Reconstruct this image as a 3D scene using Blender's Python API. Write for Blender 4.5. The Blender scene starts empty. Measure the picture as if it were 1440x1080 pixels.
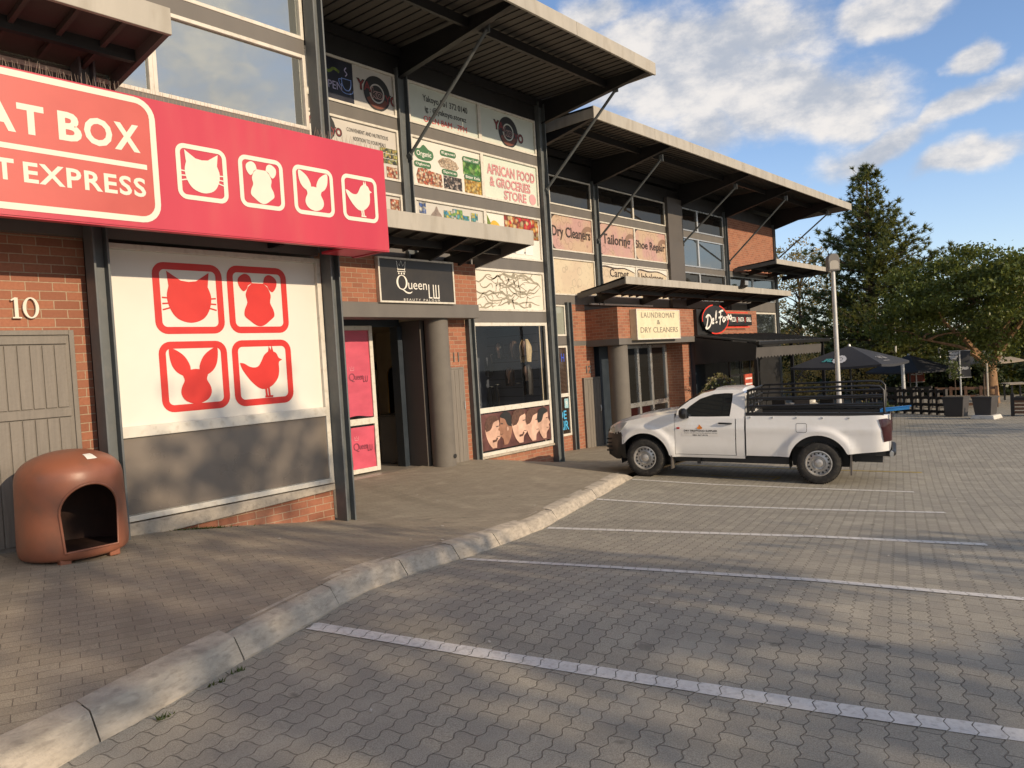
import bpy, math, random
import numpy as np
from mathutils import Vector, Matrix
R=math.radians
rnd=random.Random(7)
C=bpy.context.scene.collection
SC=bpy.context.scene

# ------------------------------------------------------------------ camera
cd=bpy.data.cameras.new('camera'); cam=bpy.data.objects.new('camera',cd); C.objects.link(cam)
cd.sensor_width=36; cd.lens=27.03; cd.clip_start=0.05; cd.clip_end=3000
yaw,pitch,roll=R(39.69),R(-1.65),R(-3.48)
fw=Vector((math.cos(pitch)*math.cos(yaw),math.cos(pitch)*math.sin(yaw),math.sin(pitch)))
rt=Vector((math.sin(yaw),-math.cos(yaw),0)); up=rt.cross(fw)
c_,s_=math.cos(roll),math.sin(roll)
r2=c_*rt+s_*up; u2=-s_*rt+c_*up
cam.matrix_world=Matrix(((r2.x,u2.x,-fw.x,0),(r2.y,u2.y,-fw.y,0),(r2.z,u2.z,-fw.z,0),(0,0,0,1)))
SC.camera=cam
SC.view_settings.view_transform='Standard'; SC.view_settings.look='None'
SC.view_settings.exposure=0.2; SC.view_settings.gamma=1

# ------------------------------------------------------------------ sun and sky
SUN_EL,SUN_AZ=19.5,0.5          # azimuth measured from -Y towards +X
sd=Vector((math.cos(R(SUN_EL))*math.sin(R(SUN_AZ)),-math.cos(R(SUN_EL))*math.cos(R(SUN_AZ)),math.sin(R(SUN_EL))))
sl=bpy.data.lights.new('sun','SUN'); sl.energy=3.6; sl.angle=R(0.5); sl.color=(1.0,0.79,0.55)
so=bpy.data.objects.new('sun',sl); C.objects.link(so); so.location=(0,-40,40)
so.rotation_euler=sd.to_track_quat('Z','Y').to_euler()
W=bpy.data.worlds.new('World'); SC.world=W; W.use_nodes=True
wn=W.node_tree; wn.nodes.clear()
def N(t,nt,**k):
    n=nt.nodes.new(t)
    for a,b in k.items(): setattr(n,a,b)
    return n
def math_(nt,op,a,b=None,c=None,clamp=False):
    n=N('ShaderNodeMath',nt,operation=op); n.use_clamp=clamp
    for i,v in enumerate((a,b,c)):
        if v is None: continue
        if isinstance(v,(int,float)): n.inputs[i].default_value=v
        else: nt.links.new(v,n.inputs[i])
    return n.outputs[0]
def maprange(nt,v,a,b,c=0.,d=1.,interp='SMOOTHSTEP'):
    n=N('ShaderNodeMapRange',nt,interpolation_type=interp); nt.links.new(v,n.inputs[0])
    for i,x in enumerate((a,b,c,d)): n.inputs[i+1].default_value=x
    return n.outputs[0]
def mixc(nt,f,a,b,blend='MIX'):
    n=N('ShaderNodeMix',nt,data_type='RGBA',blend_type=blend)
    for s,v in ((n.inputs[0],f),(n.inputs[6],a),(n.inputs[7],b)):
        if isinstance(v,(int,float)): s.default_value=v
        elif isinstance(v,tuple): s.default_value=(*v[:3],1)
        else: nt.links.new(v,s)
    return n.outputs[2]
SKY_S=0.15
sky=N('ShaderNodeTexSky',wn,sky_type='NISHITA'); sky.sun_disc=False
sky.sun_elevation=R(SUN_EL); sky.sun_rotation=R(180-SUN_AZ); sky.altitude=1400; sky.air_density=1.0; sky.dust_density=0.8; sky.ozone_density=1.6
tc=N('ShaderNodeTexCoord',wn); sx=N('ShaderNodeSeparateXYZ',wn); wn.links.new(tc.outputs['Generated'],sx.inputs[0])
az=math_(wn,'ARCTAN2',sx.outputs[1],sx.outputs[0]); el=math_(wn,'ARCSINE',sx.outputs[2])
ae=N('ShaderNodeCombineXYZ',wn); wn.links.new(az,ae.inputs[0]); wn.links.new(el,ae.inputs[1])
# cloud heaps as soft ellipses in (azimuth, elevation), broken up by noise
nz=N('ShaderNodeTexNoise',wn); nz.inputs['Scale'].default_value=11; nz.inputs['Detail'].default_value=9; nz.inputs['Roughness'].default_value=0.62
mp=N('ShaderNodeMapping',wn); mp.inputs['Scale'].default_value=(1,1.7,1); wn.links.new(ae.outputs[0],mp.inputs[0]); wn.links.new(mp.outputs[0],nz.inputs[0])
nz2=N('ShaderNodeTexNoise',wn); nz2.inputs['Scale'].default_value=4.0; nz2.inputs['Detail'].default_value=8; nz2.inputs['Roughness'].default_value=0.55
wn.links.new(mp.outputs[0],nz2.inputs[0])
CLOUDS=[(0.46,0.335,0.165,0.085,0.175,1.1),(0.322,0.285,0.165,0.062,0.209,1.05),(0.368,0.36,0.12,0.045,0.087,.95),(0.24,0.218,0.115,0.03,-0.209,0.95),(0.133,0.253,0.10,0.021,-0.314,0.95),(0.138,0.295,0.034,0.021,0.175,1.0),(0.142,0.192,0.08,0.023,-0.209,0.92),(0.215,0.365,0.07,0.028,0.0,1.0),(0.555,0.41,0.065,0.032,0.0,0.8),(0.277,0.25,0.10,0.032,0.0,0.8),(0.42,0.262,0.10,0.035,0.1,0.8)]
wz=N('ShaderNodeTexNoise',wn); wz.inputs['Scale'].default_value=7; wz.inputs['Detail'].default_value=7; wn.links.new(ae.outputs[0],wz.inputs[0])
wa_=N('ShaderNodeVectorMath',wn,operation='SUBTRACT'); wn.links.new(wz.outputs['Color'],wa_.inputs[0]); wa_.inputs[1].default_value=(.5,.5,.5)
wb_=N('ShaderNodeVectorMath',wn,operation='MULTIPLY_ADD'); wn.links.new(wa_.outputs[0],wb_.inputs[0]); wb_.inputs[1].default_value=(.16,.09,0); wn.links.new(ae.outputs[0],wb_.inputs[2])
mask=None
for a0,e0,wa,we,ang,amt in CLOUDS:
    m=N('ShaderNodeMapping',wn,vector_type='TEXTURE'); m.inputs['Location'].default_value=(a0,e0,0); m.inputs['Rotation'].default_value=(0,0,ang); m.inputs['Scale'].default_value=(wa,we,1)
    wn.links.new(wb_.outputs[0],m.inputs[0])
    l=N('ShaderNodeVectorMath',wn,operation='LENGTH'); wn.links.new(m.outputs[0],l.inputs[0])
    v=math_(wn,'MULTIPLY',maprange(wn,l.outputs['Value'],1.5,0.0),amt)
    mask=v if mask is None else math_(wn,'MAXIMUM',mask,v)
behind=maprange(wn,az,0.1,-0.35)          # the rest of the sky, seen only mirrored in the shop glass
mask=math_(wn,'MAXIMUM',mask,math_(wn,'MULTIPLY',behind,0.60))
nn=math_(wn,'ADD',math_(wn,'MULTIPLY',nz.outputs[0],0.55),math_(wn,'MULTIPLY',nz2.outputs[0],0.45))
dens=math_(wn,'ADD',math_(wn,'MULTIPLY',mask,0.68),math_(wn,'SUBTRACT',nn,0.835))
cf=maprange(wn,dens,-0.19,0.19)
cf=math_(wn,'MULTIPLY',cf,0.93)
bright=maprange(wn,nz.outputs[0],0.36,0.66)
ccol=mixc(wn,bright,(2.9,3.1,3.5),(5.4,5.1,4.8))
hz=maprange(wn,el,0.30,0.0,0.0,0.35)
skyg=mixc(wn,1.0,sky.outputs[0],(1.12,1.13,1.20),'MULTIPLY')
skyc=mixc(wn,hz,skyg,(3.6,4.0,4.6))
skymix=mixc(wn,cf,skyc,ccol)
bg=N('ShaderNodeBackground',wn); bg.inputs[1].default_value=SKY_S; wn.links.new(skymix,bg.inputs[0])
wo=N('ShaderNodeOutputWorld',wn); wn.links.new(bg.outputs[0],wo.inputs[0])

# ------------------------------------------------------------------ mesh helpers
def rootloc(p):
    while p is not None and p.parent is not None: p=p.parent
    return Vector((0,0,0)) if p is None else p.location.copy()
class MB:
    def __init__(s): s.v=[]; s.f=[]; s.m=[]
    def add(s,vs,fs,m=0):
        o=len(s.v); s.v+= [tuple(v) for v in vs]; s.f+=[tuple(i+o for i in f) for f in fs]; s.m+=[m]*len(fs); return s
    def box(s,x0,x1,y0,y1,z0,z1,m=0):
        if x0>x1:x0,x1=x1,x0
        if y0>y1:y0,y1=y1,y0
        if z0>z1:z0,z1=z1,z0
        return s.hexa([(x0,y0,z0),(x1,y0,z0),(x1,y1,z0),(x0,y1,z0)],[(x0,y0,z1),(x1,y0,z1),(x1,y1,z1),(x0,y1,z1)],m)
    def hexa(s,b,t,m=0):      # bottom ring ccw from above, top ring
        return s.add(list(b)+list(t),[(3,2,1,0),(4,5,6,7),(0,1,5,4),(1,2,6,5),(2,3,7,6),(3,0,4,7)],m)
    def prism(s,poly,fn,d0,d1,m=0):   # poly of 2d points, fn(a,b,d)->xyz
        n=len(poly); vs=[fn(a,b,d0) for a,b in poly]+[fn(a,b,d1) for a,b in poly]
        fs=[tuple(range(n)),tuple(range(2*n-1,n-1,-1))]+[(i,i+n,(i+1)%n+n,(i+1)%n) for i in range(n)]
        return s.add(vs,fs,m)
    def ring(s,outer,inner,fn,d0,d1,m=0):
        n=len(outer); vs=[fn(a,b,d0) for a,b in outer]+[fn(a,b,d0) for a,b in inner]+[fn(a,b,d1) for a,b in outer]+[fn(a,b,d1) for a,b in inner]
        fs=[]
        for i in range(n):
            j=(i+1)%n
            fs+=[(i,j,n+j,n+i),(2*n+i,3*n+i,3*n+j,2*n+j),(i,2*n+i,2*n+j,j),(n+i,n+j,3*n+j,3*n+i)]
        return s.add(vs,fs,m)
    def frame(s,x0,x1,z0,z1,y0,y1,w,m=0):   # rectangular frame in the XZ plane
        s.box(x0,x0+w,y0,y1,z0,z1,m); s.box(x1-w,x1,y0,y1,z0,z1,m)
        s.box(x0+w,x1-w,y0,y1,z0,z0+w,m); s.box(x0+w,x1-w,y0,y1,z1-w,z1,m); return s
    def tube(s,pts,r,n=8,m=0,caps=True):
        pts=[Vector(p) for p in pts]; rs=r if isinstance(r,(list,tuple)) else [r]*len(pts)
        vs=[];fs=[]; ref=None
        for i,p in enumerate(pts):
            d=(pts[min(i+1,len(pts)-1)]-pts[max(i-1,0)]).normalized()
            if ref is None: ref=d.orthogonal().normalized()
            a=(ref-d*ref.dot(d)); a=a.normalized() if a.length>1e-6 else d.orthogonal().normalized()
            ref=a; b=d.cross(a)
            for k in range(n):
                t=2*math.pi*k/n; vs.append(p+(a*math.cos(t)+b*math.sin(t))*rs[i])
        for i in range(len(pts)-1):
            for k in range(n): fs.append((i*n+k,i*n+(k+1)%n,(i+1)*n+(k+1)%n,(i+1)*n+k))
        if caps: fs+=[tuple(range(n-1,-1,-1)),tuple(range((len(pts)-1)*n,len(pts)*n))]
        return s.add(vs,fs,m)
    def lathe(s,prof,cx=0,cy=0,n=24,m=0,fn=None):
        vs=[];fs=[]
        for r,z in prof:
            for k in range(n):
                t=2*math.pi*k/n; p=(cx+r*math.cos(t),cy+r*math.sin(t),z); vs.append(fn(*p) if fn else p)
        for i in range(len(prof)-1):
            for k in range(n): fs.append((i*n+k,i*n+(k+1)%n,(i+1)*n+(k+1)%n,(i+1)*n+k))
        return s.add(vs,fs,m)
    def grid(s,fn,us,vs_,m=0):
        vs=[fn(u,v) for v in vs_ for u in us]; a=len(us)
        return s.add(vs,[(j*a+i,j*a+i+1,(j+1)*a+i+1,(j+1)*a+i) for j in range(len(vs_)-1) for i in range(a-1)],m)
    def build(s,name,mat,parent=None,smooth=None,bevel=0,local=False,kind=None):
        off=Vector((0,0,0)) if local else rootloc(parent)
        me=bpy.data.meshes.new(name); me.from_pydata([(a-off.x,b-off.y,c-off.z) for a,b,c in s.v],[],s.f)
        mats=mat if isinstance(mat,(list,tuple)) else [mat]
        for q in mats: me.materials.append(q)
        if len(mats)>1: me.polygons.foreach_set('material_index',s.m)
        if smooth is not None:
            me.polygons.foreach_set('use_smooth',[True]*len(me.polygons)); me.set_sharp_from_angle(angle=R(smooth))
        me.update()
        o=bpy.data.objects.new(name,me); C.objects.link(o)
        if parent is not None: o.parent=parent
        if bevel:
            b=o.modifiers.new('bevel','BEVEL'); b.width=bevel; b.segments=2; b.limit_method='ANGLE'; b.angle_limit=R(40)
        if kind: o['kind']=kind
        return o
def tag(o,label,cat,group=None):
    o['label']=label; o['category']=cat
    if group: o['group']=group
    return o
def thing(name,label,cat,loc=(0,0,0),rz=0,group=None):
    o=bpy.data.objects.new(name,None); C.objects.link(o); o.location=loc; o.rotation_euler=(0,0,rz); o.empty_display_size=0.2
    return tag(o,label,cat,group)
def copy_tree(o,parent=None):
    c=o.copy(); C.objects.link(c)
    if parent is not None: c.parent=parent
    for ch in list(o.children): copy_tree(ch,c)
    return c
_dg=None
def text_pts(body,offset=0.0,res=3,shear=0,spacing=1.0):
    cu=bpy.data.curves.new('t','FONT'); cu.body=body; cu.offset=offset; cu.resolution_u=res; cu.shear=shear; cu.space_character=spacing
    cu.align_x='LEFT'
    ob=bpy.data.objects.new('t',cu); C.objects.link(ob)
    bpy.context.view_layer.update()
    me=bpy.data.meshes.new_from_object(ob.evaluated_get(bpy.context.evaluated_depsgraph_get()))
    vs=[tuple(v.co) for v in me.vertices]; fs=[tuple(p.vertices) for p in me.polygons]
    bpy.data.objects.remove(ob); bpy.data.curves.remove(cu); bpy.data.meshes.remove(me)
    return vs,fs
def text_to(mb,body,x0,x1,z0,z1,fn,m=0,keep=False,**k):
    """letters laid flat into the box x0..x1, z0..z1 ; fn(a,b)->xyz"""
    vs,fs=text_pts(body,**k)
    ax=[v[0] for v in vs]; ay=[v[1] for v in vs]; a0,a1,b0,b1=min(ax),max(ax),min(ay),max(ay)
    sx=(x1-x0)/(a1-a0); sz=(z1-z0)/(b1-b0)
    if keep: 
        s=min(sx,sz); x0=(x0+x1)/2-s*(a1-a0)/2; z0=(z0+z1)/2-s*(b1-b0)/2; sx=sz=s
    mb.add([fn(x0+(v[0]-a0)*sx,z0+(v[1]-b0)*sz) for v in vs],fs,m)
_ly=[0]
def ribbon(mb,pts,w,fn0,m=0,taper=False):
    """flat brush stroke through 2d points"""
    _ly[0]=(_ly[0]+1)%12; dd=.0001*_ly[0]
    fn=lambda a,b:(lambda q:(q[0],q[1]-dd,q[2]))(fn0(a,b))
    n=len(pts); L=[];Rr=[]
    for i,(a,b) in enumerate(pts):
        a0,b0=pts[max(i-1,0)]; a1,b1=pts[min(i+1,n-1)]; dx,dy=a1-a0,b1-b0; l=math.hypot(dx,dy) or 1
        ww=w*(0.35+0.65*math.sin(math.pi*(i+.6)/(n+.2))) if taper else w
        L.append((a-dy/l*ww/2,b+dx/l*ww/2)); Rr.append((a+dy/l*ww/2,b-dx/l*ww/2))
    mb.add([fn(*p) for p in L]+[fn(*p) for p in Rr],[(i,n+i,n+i+1,i+1) for i in range(n-1)],m)
def rrect(x0,x1,z0,z1,r,n=6):
    out=[]
    for cx,cz,a in ((x1-r,z1-r,0),(x0+r,z1-r,90),(x0+r,z0+r,180),(x1-r,z0+r,270)):
        for k in range(n+1):
            t=R(a+90*k/n); out.append((cx+r*math.cos(t),cz+r*math.sin(t)))
    return out
def circ(cx,cz,r,n=32,a0=0,a1=360):
    return [(cx+r*math.cos(R(a0+(a1-a0)*k/n)),cz+r*math.sin(R(a0+(a1-a0)*k/n))) for k in range(n if a1-a0==360 else n+1)]
def smooth_pts(p,k=6):
    """catmull-rom through 2d points"""
    out=[]
    for i in range(len(p)-1):
        p0=p[max(i-1,0)];p1=p[i];p2=p[i+1];p3=p[min(i+2,len(p)-1)]
        for j in range(k):
            t=j/k
            out.append(tuple(.5*(2*p1[q]+(p2[q]-p0[q])*t+(2*p0[q]-5*p1[q]+4*p2[q]-p3[q])*t*t+(3*p1[q]-p0[q]-3*p2[q]+p3[q])*t**3) for q in (0,1)))
    return out+[p[-1]]
def interp(x,xs,ys):
    return float(np.interp(x,xs,ys))

# ------------------------------------------------------------------ materials
def mat_base(name):
    m=bpy.data.materials.new(name); m.use_nodes=True; nt=m.node_tree
    return m,nt,nt.nodes['Principled BSDF']
def mat(name,col,rough=0.6,metal=0.0,var=0.12,scale=3.0,bump=0.0,bscale=60,spec=0.5,coat=0.0,dirt=None,dirt_amt=0.0,stretch=None):
    m,nt,p=mat_base(name)
    t=N('ShaderNodeTexCoord',nt); src=t.outputs['Object']
    if stretch:
        mm=N('ShaderNodeMapping',nt); mm.inputs['Scale'].default_value=stretch; nt.links.new(src,mm.inputs[0]); src=mm.outputs[0]
    n=N('ShaderNodeTexNoise',nt); n.inputs['Scale'].default_value=scale; n.inputs['Detail'].default_value=6; n.inputs['Roughness'].default_value=0.6; nt.links.new(src,n.inputs[0])
    f=maprange(nt,n.outputs[0],0.3,0.7,0,1,'LINEAR')
    a=tuple(c*(1-var) for c in col); b=tuple(min(1,c*(1+var)) for c in col)
    cc=mixc(nt,f,a,b)
    if dirt:
        n2=N('ShaderNodeTexNoise',nt); n2.inputs['Scale'].default_value=scale*2.3; n2.inputs['Detail'].default_value=8; nt.links.new(src,n2.inputs[0])
        cc=mixc(nt,math_(nt,'MULTIPLY',maprange(nt,n2.outputs[0],0.48,0.72),dirt_amt),cc,dirt)
    nt.links.new(cc,p.inputs['Base Color'])
    nt.links.new(maprange(nt,n.outputs[0],0.25,0.75,max(0.02,rough-.08),min(1,rough+.08),'LINEAR'),p.inputs['Roughness'])
    p.inputs['Metallic'].default_value=metal; p.inputs['Specular IOR Level'].default_value=spec; p.inputs['Coat Weight'].default_value=coat; p.inputs['Coat Roughness'].default_value=0.08
    if bump:
        nb=N('ShaderNodeTexNoise',nt); nb.inputs['Scale'].default_value=bscale; nb.inputs['Detail'].default_value=4; nt.links.new(t.outputs['Object'],nb.inputs[0])
        bp=N('ShaderNodeBump',nt); bp.inputs['Strength'].default_value=bump; bp.inputs['Distance'].default_value=0.01; nt.links.new(nb.outputs[0],bp.inputs['Height']); nt.links.new(bp.outputs[0],p.inputs['Normal'])
    return m
def emit(name,col,s):
    m,nt,p=mat_base(name); p.inputs['Base Color'].default_value=(*col,1); p.inputs['Emission Color'].default_value=(*col,1); p.inputs['Emission Strength'].default_value=s; return m
def brick_mat():
    m,nt,p=mat_base('face_brick')
    g=N('ShaderNodeNewGeometry',nt); s=N('ShaderNodeSeparateXYZ',nt); nt.links.new(g.outputs['Position'],s.inputs[0])
    cb=N('ShaderNodeCombineXYZ',nt); nt.links.new(math_(nt,'ADD',s.outputs[0],s.outputs[1]),cb.inputs[0]); nt.links.new(s.outputs[2],cb.inputs[1])
    # slight wobble of the courses
    w=N('ShaderNodeTexNoise',nt); w.inputs['Scale'].default_value=9; nt.links.new(cb.outputs[0],w.inputs[0])
    wv=N('ShaderNodeVectorMath',nt,operation='MULTIPLY_ADD'); nt.links.new(w.outputs['Color'],wv.inputs[0]); wv.inputs[1].default_value=(.008,.006,0); nt.links.new(cb.outputs[0],wv.inputs[2])
    b=N('ShaderNodeTexBrick',nt); nt.links.new(wv.outputs[0],b.inputs['Vector'])
    b.inputs['Scale'].default_value=1; b.inputs['Brick Width'].default_value=.232; b.inputs['Row Height'].default_value=.085; b.inputs['Mortar Size'].default_value=.0055; b.inputs['Mortar Smooth'].default_value=.25; b.inputs['Bias'].default_value=-.15
    b.inputs['Color1'].default_value=(.37,.150,.085,1); b.inputs['Color2'].default_value=(.25,.098,.058,1); b.inputs['Mortar'].default_value=(.42,.32,.22,1)
    n=N('ShaderNodeTexNoise',nt); n.inputs['Scale'].default_value=38; n.inputs['Detail'].default_value=6; nt.links.new(g.outputs['Position'],n.inputs[0])
    c=mixc(nt,maprange(nt,n.outputs[0],.3,.75,.0,.30),b.outputs[0],(.20,.07,.04))
    n2=N('ShaderNodeTexNoise',nt); n2.inputs['Scale'].default_value=1.3; n2.inputs['Detail'].default_value=7; nt.links.new(g.outputs['Position'],n2.inputs[0])
    c=mixc(nt,maprange(nt,n2.outputs[0],.5,.8,0,.35),c,(.42,.26,.17))
    nt.links.new(c,p.inputs['Base Color']); p.inputs['Roughness'].default_value=.85
    bp=N('ShaderNodeBump',nt); bp.inputs['Strength'].default_value=.7; bp.inputs['Distance'].default_value=.008
    h=math_(nt,'SUBTRACT',math_(nt,'MULTIPLY',n.outputs[0],.25),b.outputs['Fac']); nt.links.new(h,bp.inputs['Height']); nt.links.new(bp.outputs[0],p.inputs['Normal'])
    return m
def paver_mat(name,c1,c2,joint,bw,rh,wave,ang,mort,stain,bump=.8):
    m,nt,p=mat_base(name)
    g=N('ShaderNodeNewGeometry',nt); mp=N('ShaderNodeMapping',nt); mp.inputs['Rotation'].default_value=(0,0,ang); nt.links.new(g.outputs['Position'],mp.inputs[0])
    s=N('ShaderNodeSeparateXYZ',nt); nt.links.new(mp.outputs[0],s.inputs[0])
    x,y=s.outputs[0],s.outputs[1]
    k=2*math.pi
    if wave:   # the zig-zag sides of interlocking pavers
        x2=math_(nt,'ADD',x,math_(nt,'MULTIPLY',math_(nt,'SINE',math_(nt,'MULTIPLY',y,k/rh)),wave*.55))
        y2=math_(nt,'ADD',y,math_(nt,'MULTIPLY',math_(nt,'SINE',math_(nt,'MULTIPLY',x,2*k/bw)),wave))
    else: x2,y2=x,y
    wob=N('ShaderNodeTexNoise',nt); wob.inputs['Scale'].default_value=5; nt.links.new(g.outputs['Position'],wob.inputs[0])
    x2=math_(nt,'ADD',x2,math_(nt,'MULTIPLY',wob.outputs[0],.02))
    cb=N('ShaderNodeCombineXYZ',nt); nt.links.new(x2,cb.inputs[0]); nt.links.new(y2,cb.inputs[1])
    b=N('ShaderNodeTexBrick',nt); nt.links.new(cb.outputs[0],b.inputs['Vector'])
    b.inputs['Scale'].default_value=1; b.inputs['Brick Width'].default_value=bw; b.inputs['Row Height'].default_value=rh; b.inputs['Mortar Size'].default_value=mort; b.inputs['Mortar Smooth'].default_value=.6
    b.inputs['Color1'].default_value=(*c1,1); b.inputs['Color2'].default_value=(*c2,1); b.inputs['Mortar'].default_value=(*joint,1)
    n=N('ShaderNodeTexNoise',nt); n.inputs['Scale'].default_value=150; n.inputs['Detail'].default_value=3; nt.links.new(g.outputs['Position'],n.inputs[0])
    c=mixc(nt,maprange(nt,n.outputs[0],.35,.65,0,.75),b.outputs[0],tuple(q*.5 for q in c1))
    nf=N('ShaderNodeTexNoise',nt); nf.inputs['Scale'].default_value=330; nf.inputs['Detail'].default_value=2; nt.links.new(g.outputs['Position'],nf.inputs[0])
    c=mixc(nt,maprange(nt,nf.outputs[0],.58,.72,0,.45),c,tuple(min(1,q*1.6) for q in c1))
    n2=N('ShaderNodeTexNoise',nt); n2.inputs['Scale'].default_value=.55; n2.inputs['Detail'].default_value=9; n2.inputs['Roughness'].default_value=.65; nt.links.new(g.outputs['Position'],n2.inputs[0])
    c=mixc(nt,maprange(nt,n2.outputs[0],.40,.72,0,.35),c,stain)
    n3=N('ShaderNodeTexNoise',nt); n3.inputs['Scale'].default_value=4.5; n3.inputs['Detail'].default_value=3; nt.links.new(g.outputs['Position'],n3.inputs[0])
    c=mixc(nt,maprange(nt,n3.outputs[0],.68,.76,0,.6),c,tuple(q*.3 for q in c1))   # oil drips
    n4=N('ShaderNodeTexNoise',nt); n4.inputs['Scale'].default_value=2.1; n4.inputs['Detail'].default_value=6; nt.links.new(g.outputs['Position'],n4.inputs[0])
    c=mixc(nt,maprange(nt,n4.outputs[0],.52,.75,0,.2),c,tuple(min(1,q*1.5) for q in c1))
    ms=N('ShaderNodeMapping',nt); ms.inputs['Scale'].default_value=(2.6,.22,1); nt.links.new(mp.outputs[0],ms.inputs[0])
    n5=N('ShaderNodeTexNoise',nt); n5.inputs['Scale'].default_value=1.0; n5.inputs['Detail'].default_value=6; nt.links.new(ms.outputs[0],n5.inputs[0])
    c=mixc(nt,maprange(nt,n5.outputs[0],.52,.72,0,.32),c,tuple(q*.42 for q in c1))   # worn wheel tracks
    nt.links.new(c,p.inputs['Base Color']); p.inputs['Roughness'].default_value=.82; p.inputs['Specular IOR Level'].default_value=.35
    bp=N('ShaderNodeBump',nt); bp.inputs['Strength'].default_value=bump; bp.inputs['Distance'].default_value=.010
    h=math_(nt,'SUBTRACT',math_(nt,'ADD',math_(nt,'MULTIPLY',n.outputs[0],.3),math_(nt,'MULTIPLY',wob.outputs[0],.5)),math_(nt,'MULTIPLY',b.outputs['Fac'],1.0)); nt.links.new(h,bp.inputs['Height']); nt.links.new(bp.outputs[0],p.inputs['Normal'])
    return m
def glass_mat(name,tint,refl,rough=.02,alpha=0.75):
    """see-through window glass: tinted transparency with a mirror coat"""
    m=bpy.data.materials.new(name); m.use_nodes=True; nt=m.node_tree; nt.nodes.clear()
    t=N('ShaderNodeBsdfTransparent',nt); t.inputs[0].default_value=(*[c*alpha for c in tint],1)
    gl=N('ShaderNodeBsdfGlossy',nt); gl.inputs['Roughness'].default_value=rough; gl.inputs[0].default_value=(.9,.95,1,1)
    fr=N('ShaderNodeFresnel',nt); fr.inputs[0].default_value=1.5
    f=math_(nt,'ADD',math_(nt,'MULTIPLY',fr.outputs[0],.6),refl,clamp=True)
    mx=N('ShaderNodeMixShader',nt); nt.links.new(f,mx.inputs[0]); nt.links.new(t.outputs[0],mx.inputs[1]); nt.links.new(gl.outputs[0],mx.inputs[2])
    o=N('ShaderNodeOutputMaterial',nt); nt.links.new(mx.outputs[0],o.inputs[0]); return m
def mirror_glass(name,col,refl,rough=.03,wobble=.15):
    m=bpy.data.materials.new(name); m.use_nodes=True; nt=m.node_tree; nt.nodes.clear()
    d=N('ShaderNodeBsdfDiffuse',nt); d.inputs[0].default_value=(*col,1)
    gl=N('ShaderNodeBsdfGlossy',nt); gl.inputs['Roughness'].default_value=rough; gl.inputs[0].default_value=(.86,.88,.82,1)
    tcn=N('ShaderNodeTexCoord',nt); n=N('ShaderNodeTexNoise',nt); n.inputs['Scale'].default_value=1.2; nt.links.new(tcn.outputs['Object'],n.inputs[0])
    bp=N('ShaderNodeBump',nt); bp.inputs['Strength'].default_value=wobble; bp.inputs['Distance'].default_value=.02; nt.links.new(n.outputs[0],bp.inputs['Height']); nt.links.new(bp.outputs[0],gl.inputs['Normal'])
    mx=N('ShaderNodeMixShader',nt); mx.inputs[0].default_value=refl; nt.links.new(d.outputs[0],mx.inputs[1]); nt.links.new(gl.outputs[0],mx.inputs[2])
    o=N('ShaderNodeOutputMaterial',nt); nt.links.new(mx.outputs[0],o.inputs[0]); return m
def leaf_mat(name,c1,c2,trans=.35):
    m=bpy.data.materials.new(name); m.use_nodes=True; nt=m.node_tree; nt.nodes.clear()
    g=N('ShaderNodeNewGeometry',nt); tcn=N('ShaderNodeTexCoord',nt); n=N('ShaderNodeTexNoise',nt); n.inputs['Scale'].default_value=.9; n.inputs['Detail'].default_value=3; nt.links.new(tcn.outputs['Object'],n.inputs[0])
    f=math_(nt,'ADD',math_(nt,'MULTIPLY',g.outputs['Random Per Island'],.6),math_(nt,'MULTIPLY',maprange(nt,n.outputs[0],.3,.7),.4))
    c=mixc(nt,f,c1,c2)
    d=N('ShaderNodeBsdfDiffuse',nt); nt.links.new(c,d.inputs[0])
    t=N('ShaderNodeBsdfTranslucent',nt); nt.links.new(mixc(nt,.5,c,(.30,.28,.04)),t.inputs[0])
    mx=N('ShaderNodeMixShader',nt); mx.inputs[0].default_value=trans; nt.links.new(d.outputs[0],mx.inputs[1]); nt.links.new(t.outputs[0],mx.inputs[2])
    gl=N('ShaderNodeBsdfGlossy',nt); gl.inputs['Roughness'].default_value=.45; gl.inputs[0].default_value=(.5,.5,.45,1)
    m2=N('ShaderNodeMixShader',nt); m2.inputs[0].default_value=.06; nt.links.new(mx.outputs[0],m2.inputs[1]); nt.links.new(gl.outputs[0],m2.inputs[2])
    o=N('ShaderNodeOutputMaterial',nt); nt.links.new(m2.outputs[0],o.inputs[0]); return m
def speck_mat(name,cols,scale,rough=.5,stretch=(1,1,1),line=None):
    """a printed photograph of food and the like: cells of several colours"""
    m,nt,p=mat_base(name); t=N('ShaderNodeTexCoord',nt); mm=N('ShaderNodeMapping',nt); mm.inputs['Scale'].default_value=stretch; nt.links.new(t.outputs['Object'],mm.inputs[0])
    v=N('ShaderNodeTexVoronoi',nt); v.inputs['Scale'].default_value=scale; nt.links.new(mm.outputs[0],v.inputs[0])
    r=N('ShaderNodeValToRGB',nt); r.color_ramp.interpolation='CONSTANT'
    e=r.color_ramp.elements; n=len(cols)
    for i,c in enumerate(cols):
        if i<2: q=e[i]; q.position=i/n
        else: q=e.new(i/n)
        q.color=(*c,1)
    s=N('ShaderNodeSeparateColor',nt); nt.links.new(v.outputs['Color'],s.inputs[0]); nt.links.new(s.outputs[0],r.inputs[0])
    shade=maprange(nt,v.outputs['Distance'],0,.8,1.15,.35,'LINEAR')
    hs=N('ShaderNodeHueSaturation',nt); nt.links.new(r.outputs[0],hs.inputs['Color']); nt.links.new(shade,hs.inputs['Value'])
    nt.links.new(hs.outputs[0],p.inputs['Base Color']); p.inputs['Roughness'].default_value=rough
    return m
M={}
M['brick']=brick_mat()
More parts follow.
